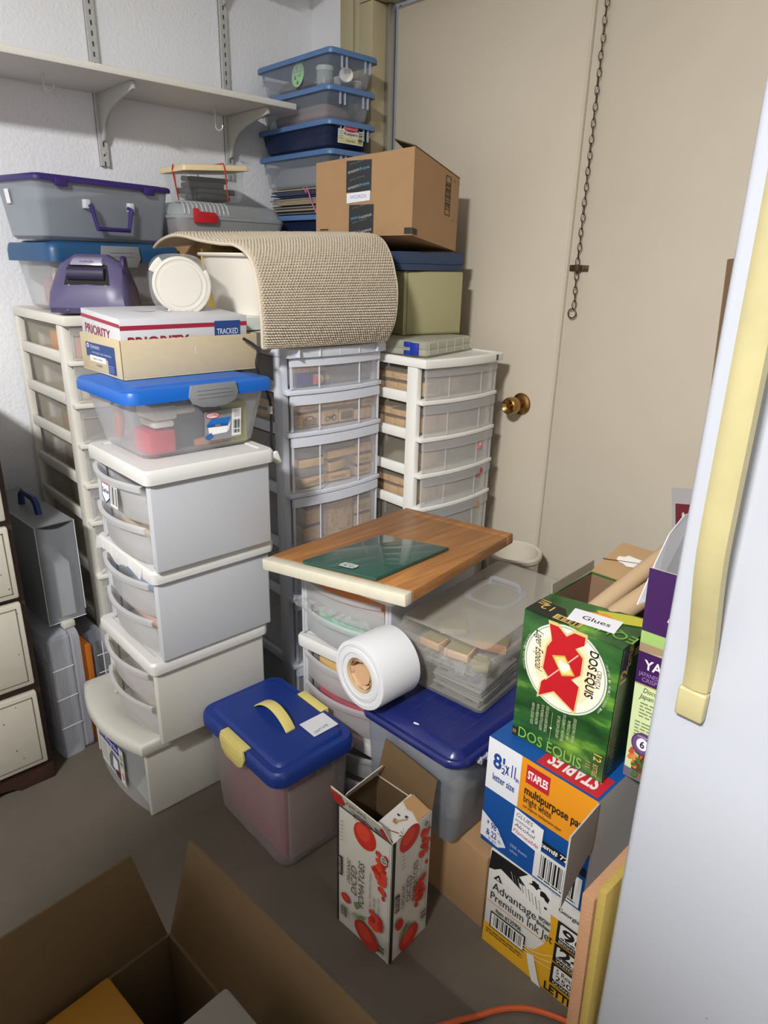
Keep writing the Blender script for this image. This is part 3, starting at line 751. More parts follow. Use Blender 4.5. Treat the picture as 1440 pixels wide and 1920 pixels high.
jl = m.build('lid', 'jar_lid', JR)
m = MB()
def arc(a0, a1, r0, r1, h0, h1):
    n = 8; P = []
    for k in range(n+1): a = math.radians(lerp(a0, a1, k/n)); P.append((u*math.cos(a) + v*math.sin(a))*r1)
    for k in range(n, -1, -1): a = math.radians(lerp(a0, a1, k/n)); P.append((u*math.cos(a) + v*math.sin(a))*r0)
    return m.loft([[q + ax*h0 for q in P], [q + ax*h1 for q in P]], 0, False)
sgn = 1 if v.dot(Vector((.68, .73, 0))) < 0 else -1
for a_ in ((sgn*35, sgn*65, .060, .092, -.004, .008), (sgn*-60, sgn*-150, .072, .086, -.010, .009), (sgn*150, sgn*215, .072, .084, -.010, .009)):
    m = MB(); arc(*a_); m.build('lid_tab', 'jar_lid', jl, bev=.003, seg=3)
# ================================================================ purple machine on the left tower
XM = thing('sticker_machine', 'purple tabletop sticker machine with a dark roll mouth, on the left tower', 'machine', (.385, -.985, 1.1700), 47); XM.scale = (.80, .72, 1.08)
def sec(y, P): return [(x, y, z) for x, z in P]
# body lofted left to right: side walls flare, front slopes back toward the top (front faces local -y)
W = .125
rings = []
for x, s in ((-W, .86), (-W*.93, 1.0), (-W*.5, 1.03), (0, 1.04), (W*.5, 1.03), (W*.93, 1.0), (W, .86)):
    q = 1 - (.15 if abs(x) > W*.8 else 0)
    rings.append([(x*(1.0), y*s, z) for y, z in ((-.075, 0), (-.085, .012), (-.082, .045), (-.066, .066), (-.038, .112*q), (-.018, .128*q), (.025, .128*q), (.055, .10*q), (.070, .05), (.070, 0))])
rings = [[(x*(1 - .30*max(0, z-.02)/.11), y, z) for x, y, z in r] for r in rings]
MB().loft(rings, 0, True).build('housing', 'lilac', XM, ang=42)
m = MB().loft([[(x, y-.0035, z) for x, y, z in ((-.070, -.068, .062), (.070, -.068, .062), (.058, -.042, .106), (-.058, -.042, .106))],
               [(x, y-.001, z+.002) for x, y, z in ((-.064, -.0665, .064), (.064, -.0665, .064), (.054, -.043, .104), (-.054, -.043, .104))]], 0, False)
m.build('mouth', 'dark', XM)
MB().lathe([(.014, -.056), (.014, .056)], (0, -.0645, .086), (1, 0, 0), 16).build('roll', plain('dark_roll', '2c2a44', .35), XM)
m = MB().hexa([(-.052, -.058, .104), (.052, -.058, .104), (.052, -.040, .108), (-.052, -.040, .108), (-.044, -.050, .117), (.044, -.050, .117), (.044, -.028, .123), (-.044, -.028, .123)])
m.build('brow_plate', plain('silver_lilac', '9a94ae', .3, metal=.3), XM, bev=.003)
p = face((-.03, -.0556, .1085), (.03, -.0556, .1085), (-.03, -.0520, .1150), .0018); p.text('XYRON', .5, .2, .6, '1c1a2c', .7, align='C'); p.build('lettering', XM)
for s in (-1, 1): MB().hexa([(s*.062-.006, -.086, .004), (s*.062+.006, -.086, .004), (s*.062+.006, -.070, .004), (s*.062-.006, -.070, .004), (s*.056-.005, -.072, .064), (s*.056+.005, -.072, .064), (s*.056+.005, -.06, .064), (s*.056-.005, -.06, .064)]).build('front_rib', 'lilac', XM, bev=.003)
MB().lathe([(.020, -.006), (.022, 0), (.020, .006)], (.098, -.005, .105), (1, 0, 0), 18).build('side_dial', plain('deep_purple', '33285a', .35), XM)
[MB().box(sx*.085-.012, sx*.085+.012, -.06, .05, -.0015, .004).build('foot', 'black', XM) for sx in (-1, 1)]
# ================================================================ dark blue lidded tote and purple lidded case
T2 = thing('lidded_tote', 'clear tote with a dark teal lid and grey latch, under the purple lidded case', 'storage box', (.16, -.885, 1.1685), 10)
tub_mb((-.09, .075, -.165, .17), (-.11, .095, -.180, .19), .125, .03, .0022).build('body', 'frost_tote', T2)
lid_mb((-.125, .115, -.197, .205), .120, .045, .03, .03, .006).build('lid', 'teal_blue', T2)
m = MB().prism([(.114, y, z) for y, z in ((-.055, .162), (.055, .162), (.060, .13), (.045, .108), (-.045, .108), (-.060, .13))], (.006, 0, 0))
for z in (.135, .145): m.box(.120, .1215, -.035, .035, z, z+.0016)
m.build('latch', 'latch', T2, bev=.0015)
for (x, y, z, sx, sy, sz, c, l) in ((.19, -.97, 1.176, .06, .09, .085, 'a8506c', 'magenta bundle inside the dark teal lidded tote'), (.21, -1.015, 1.176, .03, .02, .10, 'd6c283', 'yellow card edge inside the dark teal lidded tote'), (.13, -1.0, 1.176, .03, .05, .07, 'b06a74', 'pink packet inside the dark teal lidded tote')):
    tag(MB().box(x-sx/2, x+sx/2, y-sy/2, y+sy/2, z, z+sz).build('packet', ink(c), bev=.006), l, 'packet')
PC = thing('carry_case', 'clear case with a purple lid and purple handle, on the dark teal tote', 'case', (.155, -.895, 1.3415), 12)
tub_mb((-.085, .085, -.180, .185), (-.10, .10, -.195, .20), .138, .02, .0022).build('body', 'case_pl', PC)
lid_mb((-.108, .108, -.203, .208), .136, .014, .02, .02, .003).build('lid', 'purple', PC)
for y in (-.135, .125): MB().box(.104, .113, y-.016, y+.016, .124, .142).build('lid_clip', 'purple', PC, bev=.002)
hd = MB().tube([(.100, -.060, .086), (.112, -.060, .084), (.112, -.047, .030), (.112, .047, .030), (.112, .060, .084), (.100, .060, .086)], .0062, 8).build('handle', 'purple', PC)
for y in (-.066, .066): MB().box(.092, .108, y-.008, y+.008, .078, .100).build('handle_bracket', ink('c9cad0'), hd, bev=.002)
p = face((-.045, -.194, .085), (-.025, -.194, .085), (-.045, -.1975, .118), .002); p.rect(0, 0, 1, 1, 'e8e8ea'); p.build('white_label', PC)
tag(MB().box(.10, .20, -1.0, -.78, 1.348, 1.40).build('cloth_bundle', ink('5a6676'), bev=.012), 'slate blue bundle inside the purple lidded case', 'packet')
# ================================================================ boxes against the corner
# hidden piles that carry them (moving cartons on the floor behind the towers)
def plain_carton(label, x0, x1, y0, y1, z0, z1):
    t = thing('cardboard_box', label, 'box', (x0, y0, z0))
    MB().box(0, x1-x0, 0, y1-y0, 0, z1-z0).build('carton', 'card', t, bev=.002)
    MB().box((x1-x0)/2-.025, (x1-x0)/2+.025, -.0006, y1-y0+.0006, z1-z0, z1-z0+.0006).build('packing_tape', ink('a98d62'), t)
    return t
plain_carton('tall brown carton behind the clear tower, under the ribbed case', .03, .40, -.66, -.31, 0, 1.352)
plain_carton('tall brown carton in the corner, under the blue lidded boxes', .03, .42, -.285, -.04, 0, 1.358)
# ribbed clear case with red latch
RC = thing('ribbed_case', 'grey clear case with a ribbed domed lid and red latch, behind the rug', 'case', (.155, -.535, 1.353))
tub_mb((-.105, .105, -.135, .205), (-.115, .115, -.150, .222), .066, .03, .0022).build('body', 'ribbed', RC)
m = MB()
def R(i, z, r=.045): return rr(-.115+i, .115-i, -.150+i, .222-i, r, z, 8)
m.loft([R(-.003, .060), R(-.003, .068), R(.003, .070), R(.006, .082), R(.014, .098), R(.026, .104), R(.05, .1045)], 0, True)
ld = m.build('lid', 'ribbed', RC)
m = MB()
for k in range(11):
    y = -.125 + k*.0140; m.tube([(.108, y, .071), (.1075, y, .080), (.102, y, .096), (.09, y, .1035), (.06, y, .105)], .0032, 6)
m.build('lid_rib', plain('rib_plastic', 'a6a9ac', .3), ld)
m = MB().loft([[(.117, y, z) for y, z in P] for P in ([(-.105, .048), (-.035, .048), (-.03, .055), (-.03, .068), (-.036, .078), (-.088, .079), (-.09, .086), (-.105, .087)],)] + [[(.127, y, z) for y, z in [(-.105, .048), (-.035, .048), (-.03, .055), (-.03, .068), (-.036, .078), (-.088, .079), (-.09, .086), (-.105, .087)]]], 0, False)
m.build('latch', 'red', RC, bev=.002)
tag(MB().box(.10, .24, -.665, -.61, 1.362, 1.405).build('packet', ink('a83a3a'), bev=.004), 'red packet inside the ribbed case', 'packet')
tag(MB().box(.10, .25, -.48, -.37, 1.362, 1.40).build('cloth_bundle', ink('5f6f7c'), bev=.006), 'slate bundle inside the ribbed case', 'packet')
# small clear box with cream lid and rubber bands
CB = thing('clear_box', 'small clear box with a cream lid and red rubber bands, full of black foam rolls', 'box', (.165, -.535, 1.4640)); CB.rotation_euler = (math.radians(4.5), 0, 0)
tub_mb((-.060, .072, -.085, .085), (-.064, .080, -.098, .098), .086, .006, .0022).build('body', 'clear', CB)
lid_mb((-.072, .088, -.108, .108), .083, .016, .008, .01, .001).build('lid', 'cream_lid', CB)
for y in (.020,):
    z1 = .1015
    MB().tube([(.0895, y, z1), (.0905, y+.002, .09), (.078, y+.010, .002), (.072, y+.010, -.0005)], .0018, 6).tube([(.0895, y, z1), (-.073, y, z1)], .0018, 6).tube([(-.073, y, z1), (-.062, y+.01, .004)], .0018, 6).build('rubber_band', 'band', CB)
MB().tube([(.03, -.1095, .1015), (.02, -.1085, .088), (.0, -.090, .003)], .0018, 6).tube([(.03, -.1095, .1015), (.01, -.099, .05), (.0, -.090, .003)], .0018, 6).build('rubber_band', 'band', CB)
g = random.Random(5)
for k in range(11):
    z = 1.466 + .012 + .0165*(k // 3); y = -.535 + g.uniform(-.02, .02); x = .135 + .03*(k % 3)
    a = g.uniform(-.25, .25)
    o = thing('foam_roll', 'black foam roll inside the small cream lidded box', 'foam roll', (x, y, z), math.degrees(a), 'black foam rolls in the cream lidded box')
    MB().lathe([(.0075, -.058), (.0082, -.056), (.0082, .056), (.0075, .058)], (0, 0, 0), (0, 1, 0), 12).build('roll', 'marker', o)
    MB().lathe([(.0035, .0581), (.0035, .0587)], (0, 0, 0), (0, 1, 0), 10).build('core', ink('8a8478'), o)
# ---- column of shallow boxes with steel blue lids
def shallow(label, z0, H, tint, mat, fx=.428, w=.385, d=.185, y1=-.075, lid=True, lidm='steel_blue'):
    t = thing('shallow_box', label, 'storage box', (fx - w/2, y1 - d/2, z0))
    tub_mb((-w/2+.022, w/2-.022, -d/2+.018, d/2-.018), (-w/2+.006, w/2-.006, -d/2+.006, d/2-.006), H-.012, .02, .002).build('body', mat, t)
    if lid: lid_mb((-w/2-.003, w/2+.003, -d/2-.003, d/2+.003), H-.018, .016, .022, .014, .0015).build('lid', lidm, t)
    m = MB()
    for y in (-d/2+.045, d/2-.05): m.box(w/2-.009, w/2-.0035, y, y+.004, H-.050, H-.018).box(w/2-.009, w/2-.0035, y+.018, y+.022, H-.050, H-.018)
    for x in (-w/2+.0, ): m.box(x+.004, x+.010, -d/2+.02, -d/2+.024, H-.05, H-.018)
    m.build('handle_rib', plain('rib_clear', 'a9b3c2', .25), t)
    return t
M['indigo_pl'] = plastic('indigo_tinted_plastic', '2f3f66', .5, .2)
S1 = shallow('shallow box with a steel blue lid and green dotted circle, top of the corner column', 1.7955, .0895, None, 'clear_bl')
S2 = shallow('shallow box with a steel blue lid, second from the top of the corner column', 1.7065, .0880, None, 'clear_bl', fx=.420)
S3 = shallow('indigo shallow box with a store label on its end, third in the corner column', 1.6275, .0780, None, 'indigo_pl', fx=.422)
S4 = shallow('shallow box with a steel blue lid and papers, fourth in the corner column', 1.525, .1015, None, 'clear_bl', fx=.424)
S5 = thing('paper_pile', 'loose pile of papers and photos in the corner column, above the lowest blue lid', 'paper', (.235, -.165, 1.4475))
g = random.Random(2); z = 0
for k in range(16):
    h_ = .0036; w_ = g.uniform(.12, .16); dx_ = g.uniform(-.012, .030); dy_ = g.uniform(-.008, .008)
    c = g.choice(['8d8a86', '6f7076', 'a89a80', 'b8a27a', '55585e', '9a9894', '4a3f44', '3f4a60'])
    MB().box(dx_-w_, dx_+w_, dy_-.080, dy_+.080, z, z+h_).build('sheet', ink(c), S5); z += h_ + .0011
MB().tube([(.07, -.0925, .074), (.09, -.0925, .035), (.115, -.0925, .0)], .0022, 6).tube([(.05, -.0925, .075), (.065, -.0925, .060), (.07, -.0925, .074)], .0022, 6).build('pink_tie', ink('c06a90'), S5)
S6 = shallow('dark shallow box with a blue lid, lowest of the corner column', 1.3600, .0860, None, 'indigo_pl', fx=.424)
p = face((-.055, -.0905, .0), (.055, -.0905, .0), (-.055, -.0835, .075), .003)
p.O = Vector((-.015, -.0800, .008)); p.w = .062; p.h = .068; p.U = Vector((1, 0, 0)); 
p.ell(.5, .5, .5, .5, '9cc79a', 30)
for (u, v, a) in ((.32, .75, .3), (.68, .78, -.5), (.25, .35, .9), (.72, .42, 2.2), (.5, .12, 1.2)):
    for k in range(3):
        b_ = a + (k-1)*.7; p.poly([(u, v), (u+.16*math.cos(b_)-.02, v+.16*math.sin(b_)), (u+.17*math.cos(b_), v+.17*math.sin(b_)-.02), (u+.02, v-.02)], '3f5a48')
p.rect(.02, .62, .98, .635, '8ab38a'); p.build('round_sticker', S1)
p = face((.1865, -.060, .014), (.1865, .040, .014), (.1905, -.060, .066), .003)
p.poly([(0, 0), (1, 0), (1, .72), (.82, .72), (.7, .98), (.28, .98), (.18, .72), (0, .72)], 'dcdcd2'); p.rect(.02, .04, .98, .34, 'd3cf9a'); p.ell(.5, .78, .27, .17, 'b3202c'); p.poly([(.72, .66), (.82, .66), (.78, .86)], '2a3a7a')
p.text('Rubbermaid', .5, .74, .09, 'e8d8d8', .44, align='C'); p.text('Keepers', .5, .44, .17, '2c2c34', .52, align='C', bold=.01); p.text('Clear Box', .5, .12, .10, '2c2c34', .36, align='C'); p.bars(.80, .1, .97, .66, n=10, vert=False); p.lines(.03, .6, .2, 4, .12, '8a8a80', .03)
p.build('printed_label', S3)
# contents of the column
def jarlet(label, x, y, z, r, h, c, lidc, ax=(0, 0, 1)):
    t = thing('small_jar', label, 'jar', (x, y, z))
    MB().lathe([(r*.9, 0), (r, .003), (r, h*.7), (r*.95, h*.74)], (0, 0, 0), ax, 20).build('jar', ink(c, .3), t)
    MB().lathe([(r*1.04, h*.74), (r*1.04, h*.97), (r*.97, h)], (0, 0, 0), ax, 20).build('lid', ink(lidc, .4), t)
jarlet('pale green lidded jar inside the topmost blue lidded box', .345, -.215, 1.7985, .026, .052, '9aa09a', 'b8c8b8')
jarlet('white capped jar tipped over inside the topmost blue lidded box', .380, -.165, 1.820, .020, .03, 'd0ccc4', 'e6e2d8', (.7, -.5, .2))
jarlet('low white capped tub inside the topmost blue lidded box', .380, -.125, 1.7985, .018, .022, 'b8b4ac', 'd8d4cc')
for (x, y, z, sx, sy, sz, c, l) in ((.22, -.17, 1.7100, .26, .11, .045, '8a7672', 'mauve fabric bundle in the second blue lidded box'), (.22, -.17, 1.6305, .10, .10, .048, '7a4a64', 'plum bundle in the indigo shallow box'), (.33, -.17, 1.6305, .07, .10, .044, '6a5a74', 'violet bundle in the indigo shallow box'),
                                   (.22, -.17, 1.5285, .28, .11, .06, '84878a', 'grey papers in the fourth blue lidded box'), (.16, -.17, 1.7985, .12, .09, .04, '6f6a66', 'grey bundle in the topmost blue lidded box')):
    m = MB().loft([rr(x-sx/2, x+sx/2, y-sy/2, y+sy/2, .02, z), rr(x-sx/2-.004, x+sx/2+.004, y-sy/2-.004, y+sy/2+.004, .02, z+sz*.5), rr(x-sx/2+.01, x+sx/2-.01, y-sy/2+.01, y+sy/2-.01, .02, z+sz)])
    tag(m.build('bundle', ink(c, .8)), l, 'packet')
# ================================================================ pile on the white tower beside the door
OG = thing('parts_organizer', 'flat milky organizer case with cobalt blue latches, on the white tower', 'case', (.905, -.312, 1.0680), 14)
MB().loft([rr(-.285, 0, 0, .265, .012, z) for z in (0, .002)] + [rr(-.287, .002, -.002, .267, .014, z) for z in (.003, .016)] + [rr(-.284, -.001, .001, .264, .012, z) for z in (.0165, .018)] + [rr(-.287, .002, -.002, .267, .014, z) for z in (.0185, .034)] + [rr(-.283, -.002, .002, .263, .012, .038)], 0, False).build('case', 'organ', OG, bev=.0008)
m = MB().box(-.070, -.045, -.006, -.001, .022, .036).box(-.070, -.045, -.006, -.001, .001, .013).box(-.047, -.022, -.0105, -.002, .001, .034)
m.build('latch', 'blue_latch', OG, bev=.002)
m = MB(); [m.box(.0015, .0035, .01+.05*k, .011+.05*k, .003, .034) for k in range(6)]; m.build('rib', 'organ', OG)['kind'] = 'stuff'
OB = thing('keepsake_box', 'olive green card box with a hinged lid, under the navy box', 'box', (.775, -.250, 1.1075), -13)
OB.location = (.745, -.250, 1.1085)
W, D, H = .24, .205, .176
MB().box(-W, 0, 0, D, 0, H).build('body', 'olive', OB, bev=.002)
m = MB().box(.0003, .0028, .013, D-.002, .004, H-.003).box(.0003, .0035, -.001, .009, 0, H)
m.build('front_panel', 'olive', OB, bev=.0008)
NB = thing('lidded_card_box', 'navy card box with a lift-off lid, under the taped carton', 'box', (.762, -.270, 1.2868), -4)
W, D = .26, .235
MB().box(-W+.003, -.003, .003, D-.003, 0, .034).build('base', 'navy_card', NB, bev=.0015)
MB().box(-W, 0, 0, D, .018, .050).build('lid', 'navy_card', NB, bev=.0015)
# leaning taped carton
AM = thing('taped_carton', 'brown carton with black printed tape and a white label, leaning on the door', 'box', (.82, -.30, 1.376))
Fp, Rp, Lp = Vector((0, 0, 0)), Vector((-.055, .24, -.034)), Vector((-.285, -.10, -.006))
Bp = Lp + Rp
up = {'F': .212, 'R': .194, 'L': .190, 'B': .172}
lean = Vector((-.004, .006, 0))
bot = [Lp, Fp, Rp, Bp]; top = [Lp + lean + Vector((0, 0, up['L'])), Fp + lean + Vector((0, 0, up['F'])), Rp + lean + Vector((0, 0, up['R'])), Bp + lean + Vector((0, 0, up['B']))]
m = MB()
q = [(0, 1), (1, 2), (2, 3), (3, 0)]
for a, b_ in q: m.add([bot[a], bot[b_], top[b_], top[a]], [(0, 1, 2, 3)])
m.add(bot, [(3, 2, 1, 0)])
cx = sum(top, Vector())/4
inn = [p_ + (cx-p_).normalized()*.004 for p_ in top]
m.add(top + inn, [(0, 1, 5, 4), (1, 2, 6, 5), (2, 3, 7, 6), (3, 0, 4, 7)])
low = [p_ - Vector((0, 0, .05)) for p_ in inn]
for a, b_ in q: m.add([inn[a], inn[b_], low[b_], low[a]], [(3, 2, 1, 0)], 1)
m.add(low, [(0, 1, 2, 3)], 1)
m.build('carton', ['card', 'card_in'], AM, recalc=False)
m = MB(); sheet(m, [top[0]*.45+top[3]*.55 + Vector((.10, 0, 0)), top[1], top[2], top[2] + Vector((-.13, -.02, .018))], .003)
m = MB(); sheet(m, [top[1], top[2], top[2]+Vector((-.10, -.03, .022)), top[1]+Vector((-.115, .035, .030))], .003)
m.build('top_flap', 'card_in', AM)
p = face(bot[0], bot[1], top[0]); N_ = p.N; 
if N_.dot(Vector((.5, -1, 0))) < 0: p.N = -N_
p.V = (top[0]-bot[0]).normalized()
def tape(u0, u1, v0, v1, seed, flip=False):
    p.rect(u0, v0, u1, v1, '1d2024')
    g = random.Random(seed); n = 4
    for k in range(n):
        v = lerp(v0, v1, (k+.35)/n); a = 12
        if k % 2 == 0: p.text('amazon', u0+(u1-u0)*.08, v, .045, 'b9b3a6', (u1-u0)*.44, rot=a+(180 if flip else 0)) if not flip else p.text('amazon', u1-(u1-u0)*.08, v+.04, .045, 'b9b3a6', (u1-u0)*.44, rot=a+180)
        if k % 2 == 0: p.text('Prime', u0+(u1-u0)*.55, v+.03, .045, '5a9cc0', (u1-u0)*.38, rot=a) if not flip else p.text('Prime', u1-(u1-u0)*.55, v+.02, .045, '5a9cc0', (u1-u0)*.38, rot=a+180)
        else: p.text('prime  delivery', u0+(u1-u0)*.15, v+.01, .022, '6f7478', (u1-u0)*.6, rot=a)
tape(.325, .585, .585, .998, 1); tape(.36, .615, .03, .42, 2, True)
p.poly([(.335, .44), (.575, .47), (.58, .60), (.335, .57)], 'dcdde2'); p.text('WORDS', .37, .495, .05, '7a86b4', .17, rot=3)
p.rect(.05, .09, .14, .105, '1d1a16'); p.rect(.93, .02, 1.0, .10, '24241f')
p.build('printed_front', AM)
p = face(bot[1], bot[2], top[1]); p.V = (top[1]-bot[1]).normalized()
p.frame(.68, .40, .80, .88, .012, '3a2c18'); p.bars(.69, .47, .79, .80, c='3a2c18', n=14, vert=False); p.rect(.0, .02, .10, .09, '24241f')
for (u, v) in ((.87, .84), (.97, .84), (.87, .36), (.97, .36)): p.rect(u, v, u+.02, v+.012, '4a3820'); p.rect(u, v, u+.008, v+.035, '4a3820')
p.build('printed_side', AM)
# ================================================================ things under the rug
WB = thing('white_bin', 'ivory plastic tub with a rolled rim standing under the beige rug', 'bin', (.600, -.585, 1.1660))
tub_mb((-.145, .150, -.150, .17), (-.165, .170, -.175, .19), .150, .12, .003).build('body', 'ivory', WB)
MB().loft([rr(-.166-i, .171+i, -.176-i, .191+i, .12, z) for i, z in ((-.004, .146), (.006, .146), (.008, .150), (.006, .1535), (-.004, .1535), (-.006, .150), (-.004, .146))], 0, True, False, False).build('rolled_rim', 'ivory', WB)
TY = thing('mint_tray', 'pale mint box with dark lettering under the beige rug', 'box', (.715, -.775, 1.1400), 8)
m = MB().hexa([(-.27, 0, 0), (0, 0, 0), (0, .20, 0), (-.27, .20, 0), (-.27, 0, .032), (0, 0, .032), (0, .20, .032), (-.27, .20, .032)])
m.build('tray', 'mint', TY, bev=.002)
p = face((0, 0, 0), (0, .2, 0), (0, 0, .032)); p.text('Al', .40, .4, .4, '3c403e', .06, shear=.3); p.build('lettering', TY)
tag(MB().loft([rr(.45, .74, -.745, -.50, .02, z) for z in (1.1035, 1.112, 1.137)]).build('sweater_box', 'mint'), 'pale mint lid under the mint tray on the clear tower', 'lid')
tag(MB().hexa([(.52, -.735, 1.1028), (.70, -.735, 1.1028), (.66, -.55, 1.1028), (.5, -.55, 1.1028)] + [(.52, -.735, 1.1033), (.70, -.735, 1.1033), (.66, -.55, 1.1033), (.5, -.55, 1.1033)]).build('loose_sheet', 'paper'), 'white sheet edge lying on top of the clear tower', 'paper')
tag(MB().box(.428, .442, -.71, -.62, 1.1025, 1.330).build('yellow_carton', plain('mustard_card', 'd2b268', .7), bev=.002), 'mustard yellow box edge behind the ivory bin', 'box')
# ---- the rug: woven nubs built as relief on a draped sheet
RG = thing('bath_rug', 'beige nubby rug draped over an ivory bin on the clear tower', 'rug', (0, 0, 0))
PL = [(.284, 1.333), (.336, 1.350), (.40, 1.361), (.459, 1.361), (.54, 1.350), (.63, 1.342), (.70, 1.338), (.765, 1.312), (.800, 1.262), (.816, 1.21), (.822, 1.162), (.818, 1.110)]
PR = [(.34, 1.372), (.40, 1.377), (.46, 1.379), (.54, 1.380), (.62, 1.379), (.70, 1.376), (.775, 1.368), (.822, 1.330), (.850, 1.27), (.862, 1.215), (.856, 1.155), (.828, 1.108)]
def cr_(P, t):
    n = len(P)-1; s = min(max(t*n, 0), n-1e-6); i = int(s); f_ = s - i
    p0, p1, p2, p3 = P[max(i-1, 0)], P[i], P[i+1], P[min(i+2, n)]
    return tuple(.5*((2*p1[k]) + (-p0[k]+p2[k])*f_ + (2*p0[k]-5*p1[k]+4*p2[k]-p3[k])*f_*f_ + (-p0[k]+3*p1[k]-3*p2[k]+p3[k])*f_**3) for k in (0, 1))
def rug_pt(t, s):
    a = cr_(PL, t); b_ = cr_(PR, t); k = s**.8
    yl = -.772 - .006*math.sin(t*9); yr = -.362 + .02*math.sin(t*5 + 1) - .035*max(0, t-.75)*4*.6
    return Vector((lerp(a[0], b_[0], k), lerp(yl, yr, s), lerp(a[1], b_[1], k)))
NU, NV = 600, 320
base = [[rug_pt(i/(NU-1), j/(NV-1)) for j in range(0, NV, 1)] for i in range(NU)]
nu_, nv_ = 100, 52
vs = []; 
for i in range(NU):
    for j in range(NV):
        pnt = base[i][j]
        du = base[min(i+1, NU-1)][j] - base[max(i-1, 0)][j]; dv = base[i][min(j+1, NV-1)] - base[i][max(j-1, 0)]
        n_ = du.cross(dv).normalized()
        a = i/(NU-1)*nu_; b_ = j/(NV-1)*nv_
        row_ = int(a); b2 = b_ + (.5 if row_ % 2 else 0)
        fx, fy = a - row_ - .5, b2 - int(b2) - .5
        rj = math.sin(row_*12.9898 + int(b2)*78.233)*43758.5453; rj -= math.floor(rj)
        h_ = max(0, 1 - (fx*fx*4.2 + fy*fy*4.2))**.6 * (.0055 + .002*rj)
        edge = min(j, NV-1-j)/(NV*.02)
        vs.append(pnt + n_*(h_*min(1, edge)))
fs = [(i*NV+j, i*NV+j+1, (i+1)*NV+j+1, (i+1)*NV+j) for i in range(NU-1) for j in range(NV-1)]
m = MB().add(vs, fs, 0, True)
m.build('woven_pile', 'rug', RG, ang=180, recalc=False)
st = 6; ib = list(range(0, NU, st)) + [NU-1]; jb = list(range(0, NV, st)) + [NV-1]
def low(i, j):
    pnt = base[i][j]; du = base[min(i+1, NU-1)][j] - base[max(i-1, 0)][j]; dv = base[i][min(j+1, NV-1)] - base[i][max(j-1, 0)]
    return pnt - du.cross(dv).normalized()*.005
m = MB().add([low(i, j) for i in ib for j in jb], [(a*len(jb)+c, a*len(jb)+c+1, (a+1)*len(jb)+c+1, (a+1)*len(jb)+c) for a in range(len(ib)-1) for c in range(len(jb)-1)], 0, True)
m.build('backing', 'rug_back', RG, ang=180, recalc=False)
m = MB()
for j in (0, NV-1): m.tube([base[i][j]*.5 + low(i, j)*.5 for i in ib], .0042, 8)
m.tube([base[NU-1][j]*.5 + low(NU-1, j)*.5 for j in jb], .0042, 8); m.tube([base[0][j]*.5 + low(0, j)*.5 for j in jb], .0042, 8)
m.build('bound_edge', 'rug_back', RG)
# ---- hanging cord with plug
BC = thing('power_cord', 'black cord with a clear plug hanging beside the clear tower', 'cord', (.832, -.79, 1.09))
P = [(-.02, -.035, .045), (.0, -.010, .022), (.012, -.022, -.012), (.012, -.008, -.05), (.012, .012, -.10), (.014, .012, -.16), (.014, .010, -.20), (.012, .016, -.222)]
Q = []
for k in range(33):
    t = k/32*(len(P)-1); i = min(int(t), len(P)-2); f_ = t-i
    p0, p1, p2, p3 = [Vector(P[min(max(i+d_, 0), len(P)-1)]) for d_ in (-1, 0, 1, 2)]
    Q.append(.5*((2*p1) + (p2-p0)*f_ + (2*p0-5*p1+4*p2-p3)*f_*f_ + (3*p1-p0-3*p2+p3)*f_**3))
MB().tube(Q, .0034, 8).build('cable', 'black', BC)
m = MB().hexa([(.004, .010, -.250), (.020, .026, -.258), (.024, .034, -.252), (.006, .018, -.244), (.004, .010, -.226), (.018, .018, -.226), (.018, .026, -.222), (.006, .018, -.222)])
m.build('plug', plain('clear_plug', 'c9c9c4', .15), BC, bev=.003)
MB().box(.006, .018, .008, .014, -.130, -.112).build('cord_tag', 'paper', BC)
# ================================================================ dresser, cases at the left
DR = thing('dresser', 'dark brown dresser with chipped cream drawer fronts, at the left edge', 'dresser', (.02, -1.305, 0))
W, D, H = .536, .80, .98
m = MB().box(0, W, -D, 0, .055, H)
m.build('carcass', 'brown', DR, bev=.002)
MB().box(-.005, W+.012, -D-.01, .012, H+.0005, H+.022).build('top', 'brown', DR, bev=.004)
P = [(0, .054), (0, .0), (-.085, .0), (-.10, .012), (-.13, .018), (-.17, .006), (-.22, .02), (-.26, .034), (-D+.26, .034), (-D+.1, .0), (-D, 0), (-D, .054)]
m = MB().prism([(W-.02, y, z) for y, z in P], (.022, 0, 0))
m.box(0, W-.02, -.02, 0, 0, .054)
m.build('plinth', 'brown', DR, bev=.002)
for z0, z1 in ((.068, .280), (.303, .527), (.541, .719), (.735, .92)):
    m = MB().box(W, W+.018, -D+.014, -.014, z0, z1)
    o = m.build('drawer_front', 'drawer_cream', DR, bev=.004)
    m = MB()
    for a in ((-D+.026, -.026, z0+.012, z0+.0145), (-D+.026, -.026, z1-.0145, z1-.012), (-D+.026, -D+.0285, z0+.012, z1-.012), (-.0285, -.026, z0+.012, z1-.012)):
        m.box(W+.0181, W+.0186, *a)
    m.build('chipped_bead', ink('6a5c4c'), o)
    g = random.Random(int(z0*1000)); m = MB()
    for k in range(7): 
        y, z = -g.uniform(.02, .16), g.uniform(z0+.02, z1-.02); m.lathe([(g.uniform(.001, .0022), 0), (.0004, .0004)], (W+.018, y, z), (1, 0, 0), 7)
    m.build('paint_chip', ink('3a2c22'), o)
